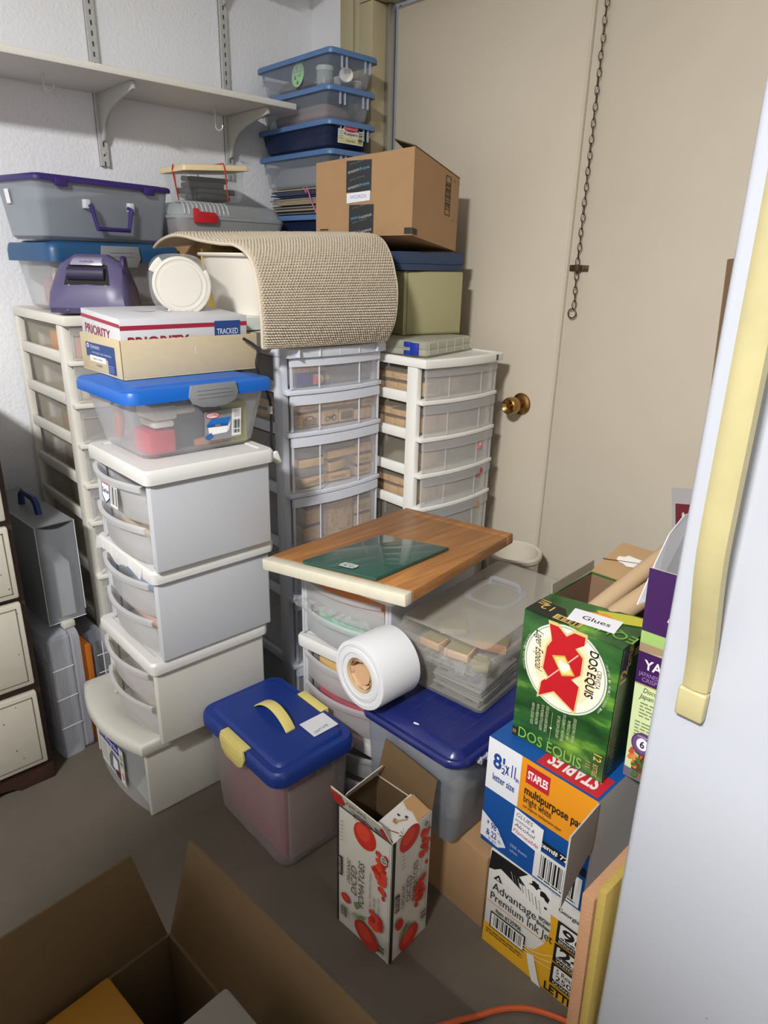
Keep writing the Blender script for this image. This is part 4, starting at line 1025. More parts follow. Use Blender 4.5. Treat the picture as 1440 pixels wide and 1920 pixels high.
# grey brief case
GC = thing('file_case', 'grey translucent upright file case with a blue handle, behind the dresser', 'case', (.475, -1.240, .392), 4)
W, D, H = .36, .098, .275
MB().loft([rr(-W, 0, 0, D, .003, z, 2) for z in (0, H)], 0, False).build('shell', 'grey_case', GC)
m = MB().tube([(.0012, .0005, 0), (.0012, .0005, H)], .0011, 6).tube([(.001, D, .02), (.001, D, H)], .0011, 6).tube([(0, 0, 0), (0, D, 0)], .0011, 6).tube([(-W, 0, H), (0, 0, H)], .0011, 6)
m.build('seam', ink('cfd2d6'), GC)
m = MB().loft([[(.0022, lerp(.006, D-.004, k/10), H-.002 + .0*k) for k in range(11)] + [(.0022, lerp(D-.004, .006, k/10), H-.002 - .010*math.sin(PI*k/10)) for k in range(11)]]*1 + [[(.003, lerp(.006, D-.004, k/10), H-.002) for k in range(11)] + [(.003, lerp(D-.004, .006, k/10), H-.002 - .010*math.sin(PI*k/10)) for k in range(11)]], 0, False)
m.build('open_slot', 'dark', GC)
m = MB().tube([(-.21, .05, H-.004), (-.205, .05, H+.028), (-.19, .05, H+.040), (-.12, .05, H+.036), (-.105, .05, H+.024), (-.095, .05, H-.004)], [.009, .0085, .008, .008, .0085, .009], 8)
m.build('handle', ink('26356f', .4), GC)
tag(MB().box(.30, .46, -1.20, -1.165, .40, .55).build('loose_sheet', 'paper'), 'white papers inside the grey file case', 'paper')
# photo case with photo sleeves
PH = thing('photo_case', 'upright clear case holding a row of white envelopes, on the floor by the dresser', 'case', (.510, -1.262, .0), 6)
W, D, H = .26, .082, .372
MB().loft([rr(-W, 0, 0, D*.74, .012, z, 3) for z in (0.001, H-.01)] + [rr(-W+.004, -.004, .004, D*.74-.004, .010, H, 3)], 0, False).build('body', 'photo_case', PH)
MB().loft([[(x, y, z) for x, z in [(p[0], p[1]) for p in rr(-W-.004, .006, 0.0005, H+.004, .03, 0, 5)]] for y in (D*.76, D)], 0, False).build('lid', 'photo_case', PH, bev=.002)
m = MB()
for z in (.095, .185, .275): m.box(.0005, .0018, .003, D*.74-.003, z, z+.0022).box(-W+.01, 0, .0, .0012, z, z+.0022)
m.build('ridge', ink('d3d6dc'), PH)
MB().box(-.055, -.015, .055, .085, H+.005, H+.022).build('clasp', ink('b8b6aa'), PH, bev=.002)
for k in range(9):
    o = thing('envelope', 'white envelope standing in the clear photo case', 'envelope', (.46, -1.256 + .0058*k, .006), 6 + (k % 3 - 1)*.6, 'envelopes in the photo case')
    MB().loft([[(-.20, y, 0), (.0, y, 0), (.012 - .002*k, y, .27+.005*k), (-.03, y, .315 - .004*(k % 3)), (-.2, y, .315)] for y in (0, .0012)], 0, False).build('envelope', ink(('d9d4cc', 'c9c4bd', 'e3dfd8')[k % 3]), o)
OF = thing('orange_folder', 'orange translucent folder standing behind the clear photo case', 'folder', (.50, -1.166, .0), 3)
MB().box(-.30, 0, 0, .014, .001, .315).build('folder', plastic('orange_plastic_sheet', 'd07a2a', .75, .4), OF, bev=.002)
OC = thing('divided_case', 'clear divided case standing next to the orange folder', 'case', (.510, -1.145, .0), 2)
MB().loft([rr(-.28, 0, 0, .040, .006, z, 3) for z in (.001, .325)], 0, False).build('case', 'clear_bl', OC)
m = MB()
for z in (.06, .115, .17, .225, .28): m.box(.0003, .0016, .002, .038, z, z+.0022)
m.box(.0003, .0018, .018, .0205, .004, .32)
m.build('divider', ink('c9ccd2'), OC)
# ================================================================ file tote with royal blue lid
FT = thing('file_tote', 'frosted file tote with a royal blue lid and yellow latches, on the concrete floor', 'storage box', (1.065, -.942, 0))
tub_mb((-.135, .150, -.085, .098), (-.150, .158, -.100, .108), .262, .03, .0025, z0=.001).build('body', 'file_tote', FT)
lid_mb((-.163, .168, -.112, .120), .252, .034, .035, .022, .008).build('lid', 'royal', FT)
m = MB()
P = [(-.048, .284), (.048, .284), (.053, .268), (.044, .244), (.025, .232), (-.025, .232), (-.044, .244), (-.053, .268)]
m.prism([(x, -.1125, z) for x, z in P], (0, -.005, 0)).box(-.048, .048, -.116, -.095, .284, .2885)
for z in (.25, .262, .274): m.box(-.022, .022, -.1186, -.1175, z-.001, z+.001)
m.build('latch', 'yellow', FT, bev=.002)
m = MB().box(-.048, .048, .116, .1245, .245, .2885).box(-.048, .048, .10, .1245, .286, .2895)
m.build('latch', 'yellow', FT, bev=.002)
m = MB()
N = 12; a = [(-.066 + .132*k/N, 0, .2935 + .030*math.sin(PI*k/N)**.8) for k in range(N+1)]
m.loft([[(x, -.013, z), (x, .013, z), (x, .013, z+.0045), (x, -.013, z+.0045)] for x, y, z in a], 0, False)
m.build('handle', 'yellow', FT, bev=.0012)
p = face((.060, .040, .2945), (.060, .100, .2945), (-.005, .040, .2945), .0006); p = Print((.118, .028, .2945), (0, 1, 0), (-1, 0, 0), .070, .058); p.rect(0, 0, 1, 1, 'dcdbe0')
p.text('CRAFT 4 ME', .12, .12, .14, '33343a', .6, rot=6); p.build('paper_note', FT)
g = random.Random(9)
for k in range(7):
    y = -1.008 + .022*k; c = ('a0485a', '8f3f50', 'b85a6a', 'a65064', '9a8f94', 'a89c98', 'b0a8a2')[k]
    tag(MB().box(.955 + .006*(k % 2), 1.195, y, y+.012, .010, .225 - .006*(k % 3)).build('hanging_folder', ink(c)), ('dark red hanging folder inside the royal blue lidded file tote' if k < 4 else 'grey hanging folder at the back of the royal blue lidded file tote'), 'folder', ('red folders in the file tote' if k < 4 else 'grey folders in the file tote'))
tag(MB().box(1.198, 1.204, -1.00, -.88, .010, .20).build('loose_sheet', ink('b09a8a')), 'tan sheet against the end wall of the royal blue lidded file tote', 'paper')
# ================================================================ carton, navy tote, roll, acrylic bin
plain_carton('plain brown carton on the floor carrying the navy lidded tote', 1.27, 1.602, -.800, -.45, 0, .190)
NT = thing('lidded_tote', 'frosted tote with a glossy navy lid, on the brown carton', 'storage box', (1.405, -.650, .1915), 3)
m = MB()
def bowr(i, z, x0=-.130, x1=.130, y0=-.195, y1=.225, r=.03, k=.022):
    P = []
    for x, y, zz in rr(x0+i, x1-i, y0+i, y1-i, max(r-i, .002), z, 5):
        if y < (y0+y1)/2: 
            u = (x - x0)/(x1 - x0); y -= bow(min(max(u, 0), 1), k)*min(1, ((y0+y1)/2 - y)/.12)
        P.append((x, y, zz))
    return P
def sc(i, z): return bowr(i, z)
m.loft([bowr(.016, 0), bowr(.010, .008), bowr(-.004, .205), bowr(-.004, .212), bowr(-.002, .212), bowr(.012, .010), bowr(.018, .003)], 0, True, True, True)
m.build('body', 'navy_tote', NT)
b_ = dict(x0=-.142, x1=.142, y0=-.205, y1=.235, k=.026, r=.035)
ln = MB().loft([bowr(.002, .206, **b_), bowr(0, .208, **b_), bowr(0, .218, **b_), bowr(.004, .222, **b_), bowr(.012, .222, **b_), bowr(.020, .232, **b_), bowr(.03, .236, **b_)], 0, True).build('lid', 'navy', NT, ang=45)
m = MB()
for k in range(7):
    x = -.09 + .03*k; m.box(x-.0008, x+.0008, -.155, .17, .2360, .2368)
m.build('lid_line', ink('2b346e', .35), ln)
m = MB().box(.1395, .146, -.155, -.10, .203, .209)
for y in (-.15, -.13, -.105): m.box(.139, .1475, y, y+.004, .199, .213)
m.build('hinge_clip', ink('aab0ba'), NT)
p = Print((.0, -.190, .2372), (1, 0, 0), (0, 1, 0), .014, .008, .0002); p.ell(.5, .5, .5, .4, 'e2e2e6', 10, jag=.6); p.build('paint_spot', NT)
tag(MB().loft([rr(1.32, 1.46, -.80, -.60, .03, z) for z in (.198, .25, .30)]).build('pale_bundle', ink('b9b2a4'), bev=0), 'pale beige bundle inside the navy lidded tote', 'packet')
tag(MB().loft([rr(1.44, 1.50, -.79, -.70, .03, z) for z in (.198, .22, .262)]).build('cream_bundle', ink('c9bda8'), bev=0), 'cream bundle at the corner inside the navy lidded tote', 'packet')
PR_ = thing('paper_roll', 'thick roll of white paper lying on the navy lid', 'paper roll', (1.302, -.886, .5045), 0)
m = MB(); N = 40; 
rings = []
for y, inner_ in ((0, 0), (.135, 0)): rings.append(y)
prof = [(.0385, .001), (.050, .0), (.0505, -.002), (.058, -.001), (.0585, .001), (.066, .000), (.0665, -.0015), (.0745, -.001), (.0755, .001), (.0755, .103), (.0745, .1035), (.0385, .1035)]
m.lathe(prof + [(.0385, .001)], (0, 0, 0), (0, 1, 0), 48, caps=False)
m.build('roll', 'paper', PR_, ang=30)
MB().lathe([(.0335, .004), (.038, -.001), (.038, .101), (.0335, .101), (.0335, .004)], (0, 0, 0), (0, 1, 0), 36, caps=False).build('core', 'tube', PR_)
m = MB(); g = random.Random(8); N = 30
m.loft([[((.030 + .0025*math.sin(k*1.9) + .002*g.random())*math.cos(2*PI*k/N), y, (.030 + .0025*math.sin(k*1.3) + .002*g.random())*math.sin(2*PI*k/N)) for k in range(N)] for y in (.004, .05, .10)], 0, True, False, True)
m.build('core_liner', plain('peach_paper', 'd8b692', .8), PR_)
MB().loft([[(.024*math.cos(2*PI*k/20) - .003, y, -.004 + .022*math.sin(2*PI*k/20)) for k in range(20)] for y in (.010, .09)], 0, True, True, True).build('core_stuffing', plain('kraft_paper', 'c49e78', .85), PR_)
m = MB(); m.tube([(0, 0, 0), (0, .001, 0)], .0001, 3)
AB = thing('acrylic_bin', 'dusty clear acrylic bin with a handled lid, full of stamp sheets', 'storage box', (1.500, -.735, .4285), 7)
tub_mb((-.175, -.003, .015, .36), (-.212, .008, 0, .40), .135, .014, .003).build('body', 'acryl', AB)
lb_ = (-.222, .014, -.010, .412)
x0, x1, y0, y1 = lb_
def R2(i, z, r=.016): return rr(x0+i, x1-i, y0+i, y1-i, r, z)
m = MB().loft([R2(0, .128), R2(-.003, .130), R2(-.003, .138), R2(0, .140), R2(.008, .141), R2(.010, .162), R2(.012, .166)], 0, True, False, False)
m.loft([R2(.012, .1662), R2(.016, .1685), R2(.030, .169)], 1, True, False, True)
ld = m.build('lid', ['acryl', 'acryl_lid'], AB, ang=40)
m = MB()
def R3(i, z): return rr(-.170+i, -.050-i, .16+i, .285-i, .03, z)
m.loft([R3(0, .1695), R3(.001, .1725), R3(.006, .1735), R3(.012, .172), R3(.014, .1697)], 0, True, False, False)
m.build('handle_recess', 'clear_bl', ld)
MB().tube([(-.150, .262, .170), (-.148, .262, .184), (-.14, .262, .188), (-.08, .262, .188), (-.072, .262, .184), (-.070, .262, .170)], .005, 10).build('handle_bar', 'clear_bl', ld)
m = MB().box(-.200, .000, .012, .385, .098, .1005); m.box(-.1, -.098, .012, .385, .1005, .122).box(-.2, 0, .20, .202, .1005, .122)
m.build('inner_tray', 'clear', AB)
# contents: unmounted stamp sheets and blocks
cr7, sr7 = math.cos(math.radians(7)), math.sin(math.radians(7))
def ab(x, y): return (1.500 + x*cr7 - y*sr7, -.735 + x*sr7 + y*cr7)
g = random.Random(6)
for k in range(9):
    dx_ = g.uniform(-.006, .006); X_, Y_ = ab(-.075 + dx_ - (.02 if k > 6 else 0), .10 + g.uniform(-.006, .006))
    o = thing('stamp_sheet', 'grey clear-mounted stamp sheet in the stack inside the acrylic bin', 'stamp', (X_, Y_, .4330 + .0088*k), 7 + g.uniform(-5, 5), 'stamp sheets in the acrylic bin')
    MB().box(-.060, .060, -.075, .075, 0, .0028).build('backing', ink(('8c8c88', '787975', '9a9a96')[k % 3], .2), o)
    m = MB(); [m.box(-.05+.025*q, -.034+.025*q, -.068+.03*(q % 3), -.05+.03*(q % 3), .0028, .0055) for q in range(4)]; m.build('rubber', ink('4a4a48'), o)
X_, Y_ = ab(-.07, .055)
o = thing('cling_wrap', 'crumpled clear wrap lying on the stamp sheets in the acrylic bin', 'wrap', (X_, Y_, .5130), 7)
m = MB(); g = random.Random(12); N = 22
vs = [(-.055 + .11*i/(N-1), -.03 + .06*j/7, .004 + .010*g.random() + (-.02 if j == 0 and 8 < i < 14 else 0)) for i in range(N) for j in range(8)]
m.add(vs, [(i*8+j, i*8+j+1, (i+1)*8+j+1, (i+1)*8+j) for i in range(N-1) for j in range(7)], 0, False)
m.build('film', plastic('crinkled_wrap', 'dcdedf', .32, .1), o)
for k, (x, y, sx, sy, sz, c, l) in enumerate(((-.15, .045, .05, .04, .016, 'c79a78', 'tan wooden stamp at the left inside the acrylic bin'), (-.085, .05, .055, .05, .016, 'c9a488', 'pinkish wooden stamp in the middle inside the acrylic bin'), (-.05, .12, .07, .045, .020, 'b98a6a', 'brown wooden stamp under the lid of the acrylic bin'), (-.025, .035, .035, .04, .014, '8f8a72', 'olive stamp at the near corner inside the acrylic bin'), (-.16, .13, .06, .06, .012, 'a89a86', 'beige stamp at the back inside the acrylic bin'))):
    X_, Y_ = ab(x, y); o = thing('rubber_stamp', l, 'stamp', (X_, Y_, .4285 + .1015), 7 + k*9)
    MB().box(-sx/2, sx/2, -sy/2, sy/2, 0, sz).build('handle_block', ink(c), o, bev=.0015)
    MB().box(-sx/2+.003, sx/2-.003, -sy/2+.003, sy/2-.003, sz, sz+.0015).build('printed_image', ink('8a8468'), o)
g = random.Random(15)
for k in range(8):
    X_, Y_ = ab(-.17 + .022*k, .012 + .004*g.random() + .012)
    o = tag(MB().box(X_-.011, X_+.011, Y_-.006, Y_+.006, .487 + .012*g.random(), .513 + .006*g.random()).build('acrylic_block', 'clear_bl', bev=.002), 'small clear acrylic block near the front inside the acrylic bin', 'block', 'acrylic blocks in the acrylic bin')
# ================================================================ drawer boxes under the oak board
D3 = drawer_box('white drawer box on the floor, hidden behind the file tote', (1.245, -.745, 0), .280, .36, .200, 2, rz=9)
D2 = drawer_box('white drawer box with tan and pink sheets behind its frosted front, beside the paper roll', (1.245, -.745, .202), .280, .36, .218, 2, rz=9)
D1 = drawer_box('white drawer box with orange and green sheets, directly under the oak board', (1.245, -.745, .422), .280, .36, .205, 2, rz=9)
c9, s9 = math.cos(math.radians(9)), math.sin(math.radians(9))
for (c, z, h_, l) in (('d8803a', .535, .045, 'orange sheets in the top drawer under the oak board'), ('8fbfa4', .448, .05, 'mint green sheets in the second drawer under the oak board'),
                      ('d9b070', .328, .035, 'tan yellow sheets in the third drawer under the oak board'), ('b8606e', .228, .05, 'rose pink sheets in the fourth drawer under the oak board')):
    o = thing('paper_stack', l, 'paper', (1.245, -.745, z), 9)
    MB().box(-.245, -.035, .026, .32, 0, h_).build('sheets', ink(c), o, bev=.003)
for k in range(1):
    m = MB(); g = random.Random(21); N = 26
    vs = [(-.285 + .285*i/(N-1), -.0165 - .010*g.random(), .086 + .030*j/3 + .006*g.random()) for i in range(N) for j in range(4)]
    m.add(vs, [(i*4+j, i*4+j+1, (i+1)*4+j+1, (i+1)*4+j) for i in range(N-1) for j in range(3)], 0, False)
    m.build('tape_strip', plastic('crinkled_tape', 'dfe2e2', .22, .06), D1)
OBd = thing('oak_board', 'oak board with a cream painted front edge, lying on the white drawer boxes', 'board', (.975, -.903, .660))
Lc = Vector((0, 0, 0)); Fc = Vector((.405, .063, .044)); Rc = Vector((.339, .488, .044)); Bc = Vector((-.040, .506, 0))
nrm = (Fc-Lc).cross(Bc-Lc).normalized(); T = -nrm*.024
def bq(u0, u1, v0, v1, mat, name, par, bev=.0015, t=T, up_=Vector()):
    f_ = lambda u, v: lerp(lerp(Lc, Fc, u), lerp(Bc, Rc, u), v)
    P = [f_(u0, v0), f_(u1, v0), f_(u1, v1), f_(u0, v1)]
    return MB().hexa([q_ + t + up_ for q_ in P] + [q_ + up_ for q_ in P]).build(name, mat, par, bev=bev)
bq(0, 1, .062, .93, 'oak', 'panel', OBd)
bq(0, 1, 0, .0605, plain('cream_edge_paint', 'c8c2ae', .45, var=.06, vscale=40), 'painted_edge', OBd, .004, T*1.12)
bq(0, 1, .9305, 1.0, 'oak', 'breadboard_end', OBd, .0015)
bq(.985, 1.004, .94, 1.0, wood('dark_oak', '7a4a28', 'a06c40', (20, 20, 20)), 'worn_corner', OBd, .002, T*.9, nrm*.0005)
GP = thing('paper_pad', 'dark green shrink-wrapped pad lying on the oak board', 'pad', (.975, -.903, .660))
f_ = lambda x, y, z: Vector((x, y, z)) - Vector((.975, -.903, .660))
def onb(u, v, h_): return lerp(lerp(Lc, Fc, u), lerp(Bc, Rc, u), v) + nrm*h_
PP = [(.262, .050), (.775, .058), (.830, .575), (.335, .535)]
lo_ = [onb(u, v, .0012) for u, v in PP]; hi_ = [onb(u, v, .0085) for u, v in PP]
MB().hexa(lo_ + hi_).build('pad', 'green_pad', GP, bev=.0012)
m = MB(); g = random.Random(31); N = 26
def pq(a, b_): return lerp(lerp(Vector(PP[0]+(0,)), Vector(PP[1]+(0,)), a), lerp(Vector(PP[3]+(0,)), Vector(PP[2]+(0,)), a), b_)
vs = []
for i in range(N):
    for j in range(N):
        a, b_ = i/(N-1), j/(N-1); q_ = pq(a, b_); e_ = max(0, 1 - min(a, 1-a, b_, 1-b_)*7)
        vs.append(onb(q_.x, q_.y, .0092 + (.0012*g.random()*e_) + .0004*g.random()))
m.add(vs, [(i*N+j, i*N+j+1, (i+1)*N+j+1, (i+1)*N+j) for i in range(N-1) for j in range(N-1)], 0, True)
m.build('shrink_wrap', 'shrink', GP, ang=180, recalc=False)
q0 = pq(.45, .05); O_ = onb(q0.x, q0.y, .0105); p = Print(O_, Fc-Lc, Bc-Lc, .042, .022); p.ell(.5, .5, .54, .54, 'b9bdb8', 16); p.rect(.02, .02, .98, .98, 'c5c8c3'); p.bars(.1, .2, .9, .5, n=10); p.lines(.1, .75, .9, 2, .14, '3a3a3a', .06); p.build('price_label', GP)
# beige bin by the door
BB = thing('round_bin', 'beige round plastic bin by the door, behind the oak board', 'bin', (1.085, -.075, 0))
MB().lathe([(.060, 0), (.064, .004), (.076, .470), (.083, .474), (.084, .486), (.080, .492), (.072, .489), (.071, .47), (.058, .008), (.002, .008)], (0, 0, 0), (0, 0, 1), 40).build('bin', plain('beige_bin', 'c9bfae', .45), BB)
# ================================================================ paper cartons
def carton_mb(W, D, H): return MB().box(0, W, 0, D, 0, H)
AV = thing('paper_carton', 'white and yellow ink jet paper carton on the floor, under the blue carton', 'box', (1.617, -.815, 0), 3)
W, D, H = .225, .285, .240
carton_mb(W, D, H).build('carton', plain('white_board', 'd6d4ce', .6), AV, bev=.0015)
p = face((0, 0, 0), (W, 0, 0), (0, 0, H))
Y_ = 'd9a21e'; K_ = '1a1a1a'; Wh = 'dcdad4'
p.poly([(0, 0), (1, 0), (1, .78), (.62, .78), (.64, .62), (.60, .45), (.52, .32), (.42, .26), (.3, .235), (0, .215)], Y_)
p.poly([(.62, .78), (1, .78), (1, 1), (.6, 1)], Wh)
p.poly([(0, .80), (.015, 1), (.38, 1), (.30, .92), (.37, .87), (.30, .86), (.34, .80), (.22, .84), (.12, .87), (.06, .82)], K_)
p.ell(.45, .95, .05, .03, K_, 13, .3, 1.0, 3); p.ell(.55, .90, .03, .035, K_, 11, .8, 1.1, 5); p.ell(.57, .80, .015, .012, K_)
for k in range(9): 
    u = .22 + .035*k; p.poly([(u, .92-.01*k), (u+.006, .92-.01*k), (u+.035, .84-.015*k), (u+.03, .84-.015*k)], '6a6a6a' if k % 2 else 'a9a9a6')
p.poly([(.06, .735), (.11, .80), (.15, .735)], K_); p.poly([(.09, .745), (.108, .775), (.125, .745)], Wh)
p.text('Advantage', .06, .62, .085, K_, .44); p.text('Premium Ink Jet', .05, .51, .085, K_, .62)
p.rect(.0, .475, .62, .482, 'c99a4a')
p.text('Item #135906', .12, .405, .045, K_, .26, bold=.01); p.frame(.07, .215, .43, .39, .012, K_, .014); p.rect(.082, .228, .418, .377, Wh); p.bars(.11, .25, .40, .365, n=22)
p.lines(.04, .17, .42, 2, .03, '5a4a20', .012)
for k in range(3): 
    v0 = .30 - .03*k; P = [(.42 + .05*q, v0 - .01 - .0*q + .02*(q/5)**2*(3-k)*1.6) for q in range(7)]
    p.poly(P + [(a, b_+.008) for a, b_ in P[::-1]], 'e6d3a0')
p.poly([(.46, .25), (.53, .27), (.55, .2), (.60, .05), (.63, 0), (.54, 0), (.50, .1)], Wh)
p.text('WOW!', .525, .665, .045, K_, .11, bold=.015); p.text('Brighter', .515, .615, .04, K_, .13, bold=.02)
p.text('Georgia-Pacific', .69, .885, .04, K_, .34, bold=.008)
for v0, v1, t1, t2 in ((.60, .80, '96', 'BRIGHTNESS'), (.40, .57, '24', 'WEIGHT'), (.17, .37, '5 Reams', 'QUANTITY')):
    p.rect(.70, v0-.02, 1.0, v1, K_); p.poly([(.725, v0+.045), (.74, v0+.03), (1, v0+.03), (1, v1-.02), (.74, v1-.02), (.725, v1-.03)], Wh)
    if t1 != '5 Reams': p.text(t1, .75, v0+.06, .10, K_, .22, bold=.03); p.lines(.74, v0+.04, .98, 1, .02, K_, .014)
    else: p.text(t1, .75, .285, .05, K_, .2, bold=.01); p.text('2500', .75, .215, .055, K_, .2, bold=.015)
    p.text(t2, .73, v0-.008, .03, Wh, .24)
p.text('LETTER', .66, .045, .085, K_, .33, bold=.03)
p.build('printed_front', AV)
SB = thing('paper_carton', 'blue paper carton with an orange band and a handwritten note, beneath the green carton', 'box', (1.588, -.812, .2420), 1)
W, D, H = .224, .285, .244
mm = MB()
mm.add([(0, 0, 0), (W, 0, 0), (W, D, 0), (0, D, 0), (0, 0, H), (W, 0, H), (W, D, H), (0, D, H)], [(0, 1, 5, 4), (2, 3, 7, 6), (3, 0, 4, 7), (4, 5, 6, 7), (3, 2, 1, 0)], 0)
o_ = len(mm.v); mm.v += [(W, 0, 0), (W, D, 0), (W, D, H), (W, 0, H)]; mm.f.append((o_, o_+1, o_+2, o_+3)); mm.m.append(1); mm.s.append(False)
mm.build('carton', [plain('blue_board', '0e4a90', .5), plain('grey_board', 'c9c7c4', .7)], SB, recalc=False)
p = face((0, 0, 0), (W, 0, 0), (0, 0, H))
p.rect(0, .53, .33, 1, 'dcdde2'); p.rect(.33, .53, 1, 1, 'dd8e1c'); Bl = '1b3f8a'
p.text('8', .06, .76, .13, Bl, .085, bold=.03); p.text('1', .155, .83, .055, Bl, .02, bold=.02); p.rect(.15, .815, .19, .82, Bl); p.text('2', .15, .74, .055, Bl, .035, bold=.02); p.text('x 11', .185, .76, .11, Bl, .10, bold=.03); p.text('in', .315, .75, .06, Bl, .028, bold=.02) if False else p.text('in', .292, .745, .045, Bl, .03, bold=.02)
p.text('letter size', .07, .64, .065, Bl, .22, bold=.015)
p.rect(.385, .80, .60, .96, 'b5202c'); p.text('STAPLES', .40, .845, .07, 'f0e8e8', .185, bold=.03)
p.text('multipurpose paper', .385, .70, .075, '2a2418', .60, bold=.025); p.text('bright white', .385, .625, .065, '2a2418', .26, bold=.01); p.text('our brightest multipurpose paper', .385, .575, .03, '2a2418', .36)
p.poly([(0, .06), (0, .30), (.17, .22), (.27, .09), (.19, .04)], 'dcdde2'); p.text('* 98', .06, .18, .06, Bl, .10, bold=.02); p.text('bright', .175, .165, .025, Bl, .06); p.text('& 22', .06, .10, .06, Bl, .11, bold=.02); p.text('lb', .19, .09, .03, Bl, .03); p.text('81 g/m', .09, .06, .03, Bl, .08)
p.text('2500 sheets', .31, .145, .03, 'a9b9d6', .17); p.text('white', .31, .095, .03, 'a9b9d6', .08)
p.rect(.56, .33, 1, .40, '15161c'); p.text('Item# 728', .575, .343, .045, 'e6e6ea', .30, bold=.02)
p.rect(.55, .03, .98, .30, 'd9d9d6'); p.bars(.61, .07, .93, .27, n=24); p.lines(.6, .05, .95, 1, .02, K_, .012)
p.text('Product support', .55, .005, .018, 'a9b9d6', .3)
p.poly([(.315, .29), (.60, .26), (.605, .50), (.325, .53)], 'e3e3e5')
p.text('GLUES', .345, .465, .04, K_, .16, rot=-3, shear=.2); p.text('acetone &', .335, .42, .032, K_, .19, rot=-3, shear=.3); p.text('Alcohol', .335, .37, .036, K_, .2, rot=-3, shear=.2); p.text('Flameable', .325, .31, .04, 'b3383a', .25, rot=-3, shear=.3)
p.build('printed_front', SB)
p = Print((W, .0, H), (-1, 0, 0), (0, -1, 0), 1, 1); p.rect(.005, -.062, .125, -.004, 'b5202c'); p.text('STAPLES', .018, -.050, .034, 'e0d0d0', .095, bold=.03); p.build('printed_top', SB)
m = MB()
P = [(W+.0015, .002, .150), (W+.016, -.112, .113), (W+.016, -.112, .258), (W+.0015, .002, .240)]
sheet(m, P, .0025); m.build('side_flap', plain('grey_flap', 'bdbbb8', .7), SB)
# ================================================================ green beer carton on top
DE = thing('bottle_carton', 'green twelve-bottle carton with a red XX emblem and a handwritten note, on the blue carton', 'box', (1.612, -.778, .4875), 3)
W, D, H = .181, .235, .258
m = MB(); q = .0025
m.box(0, W, 0, q, 0, H).box(0, W, D-q, D, 0, H).box(0, q, q, D-q, 0, H).box(W-q, W, q, D-q, 0, H).box(q, W-q, q, D-q, 0, q)
m.build('carton', 'dos', DE, bev=.0008)
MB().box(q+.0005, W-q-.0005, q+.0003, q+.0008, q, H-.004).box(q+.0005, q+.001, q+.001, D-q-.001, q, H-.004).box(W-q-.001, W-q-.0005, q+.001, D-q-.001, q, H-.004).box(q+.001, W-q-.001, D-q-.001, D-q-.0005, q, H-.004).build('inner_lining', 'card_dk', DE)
tp = MB().hexa([(0, 0, H), (W, 0, H), (W, .125, H), (0, .085, H), (0, 0, H+.0025), (W, 0, H+.0025), (W, .125, H+.0025), (0, .085, H+.0025)]).build('top_panel', 'dos', DE)
p = Print((0, 0, H+.0028), (1, 0, 0), (0, 1, 0), 1, 1)
G_ = 'c9a95a'
p.poly([(.0, .002), (.085, .002), (.05, .05), (0, .05)], '161b12'); p.text('12', .036, .042, .020, G_, .022, rot=180); p.lines(.004, .05, .022, 3, .007, G_, .003); p.rect(.05, .006, .10, .024, G_); p.bars(.054, .008, .096, .021, n=14)
p.poly([(.09, .085), (.14, .11), (.19, .118), (.19, .095), (.12, .06)], 'b9b23a'); p.poly([(.06, .055), (.11, .085), (.13, .075), (.08, .045)], 'd88a2a')
p.text('EQUIS', .186, .045, .026, '6f9a3e', .085, rot=90+90, bold=.0)
p.poly([(.070, .018), (.150, .030), (.143, .078), (.061, .064)], 'e0dfe4'); p.text('Glues', .087, .038, .014, '1a1a22', .048, rot=8, bold=.01)
p.build('printed_top', tp)
m = MB()
m.hexa([(0, .087, H), (0, .240, H+.004), (.002, .240, H+.004), (.002, .087, H), (-.002, .087, H+.020), (-.002, .240, H+.022), (0, .240, H+.022), (0, .087, H+.020)])
m.build('side_flap', plain('flap_grey', '8d8574', .7), DE)
m = MB(); sheet(m, [(.0, D-.004, H+.001), (W*.9, D-.004, H+.001), (W*.9, D+.125, H+.024), (.0, D+.125, H+.024)], .0022)
bf = m.build('back_flap', plain('kraft_flap', 'ab8a62', .8), DE)
p = Print((.02, D+.04, H+.0118), (1, 0, 0), (0, .984, .176), .075, .045, .0012); p.ell(.5, .5, .5, .42, 'dfdcd6', 18, jag=.35, seed=8); p.poly([(-.3, .12), (.62, .6), (.64, .56), (-.28, .06)], '5a3a2c'); p.build('torn_paper', bf)
p = face((0, 0, 0), (W, 0, 0), (0, 0, H))
CR = 'e0cfa8'
C_ = (.483, .695)
p.ell(*C_, .43, .318, 'cfd2c8', 48); p.ell(*C_, .415, .307, '8f958a', 48); p.ell(*C_, .405, .300, 'e3dcc8', 48)
p.ell(*C_, .32, .238, CR, 40)
# the double X reads sideways on the lying carton
XP = [(.283, .982), (.375, .985), (.467, .938), (.54, .985), (.65, .984), (.65, .926), (.567, .878), (.65, .833), (.65, .708), (.567, .648), (.65, .622), (.633, .425), (.408, .505), (.253, .422), (.267, .537), (.333, .593), (.267, .642), (.283, .806), (.328, .868)]
def X(col, g_):
    c = Vector((.46, .70)); p.poly([tuple(Vector(q_) + Vector(((Vector(q_)-c).x*g_*2.2, (Vector(q_)-c).y*g_*1.8))) for q_ in XP], col)
X('cdb277', .045); X('b01a22', 0)
p.poly([(.30, .565), (.60, .845), (.61, .84), (.31, .56)], 'cfa99a')
p.poly([(.345, .765), (.475, .80), (.60, .685), (.47, .645)], 'c99a45'); p.poly([(.37, .760), (.475, .787), (.575, .688), (.47, .659)], 'e4c77c'); p.ell(.475, .72, .05, .040, 'f0e6cc', 11, jag=.8, seed=2)
p.text('DOS EQUIS', .715, .915, .060, K_, .48, rot=-90, bold=.02)
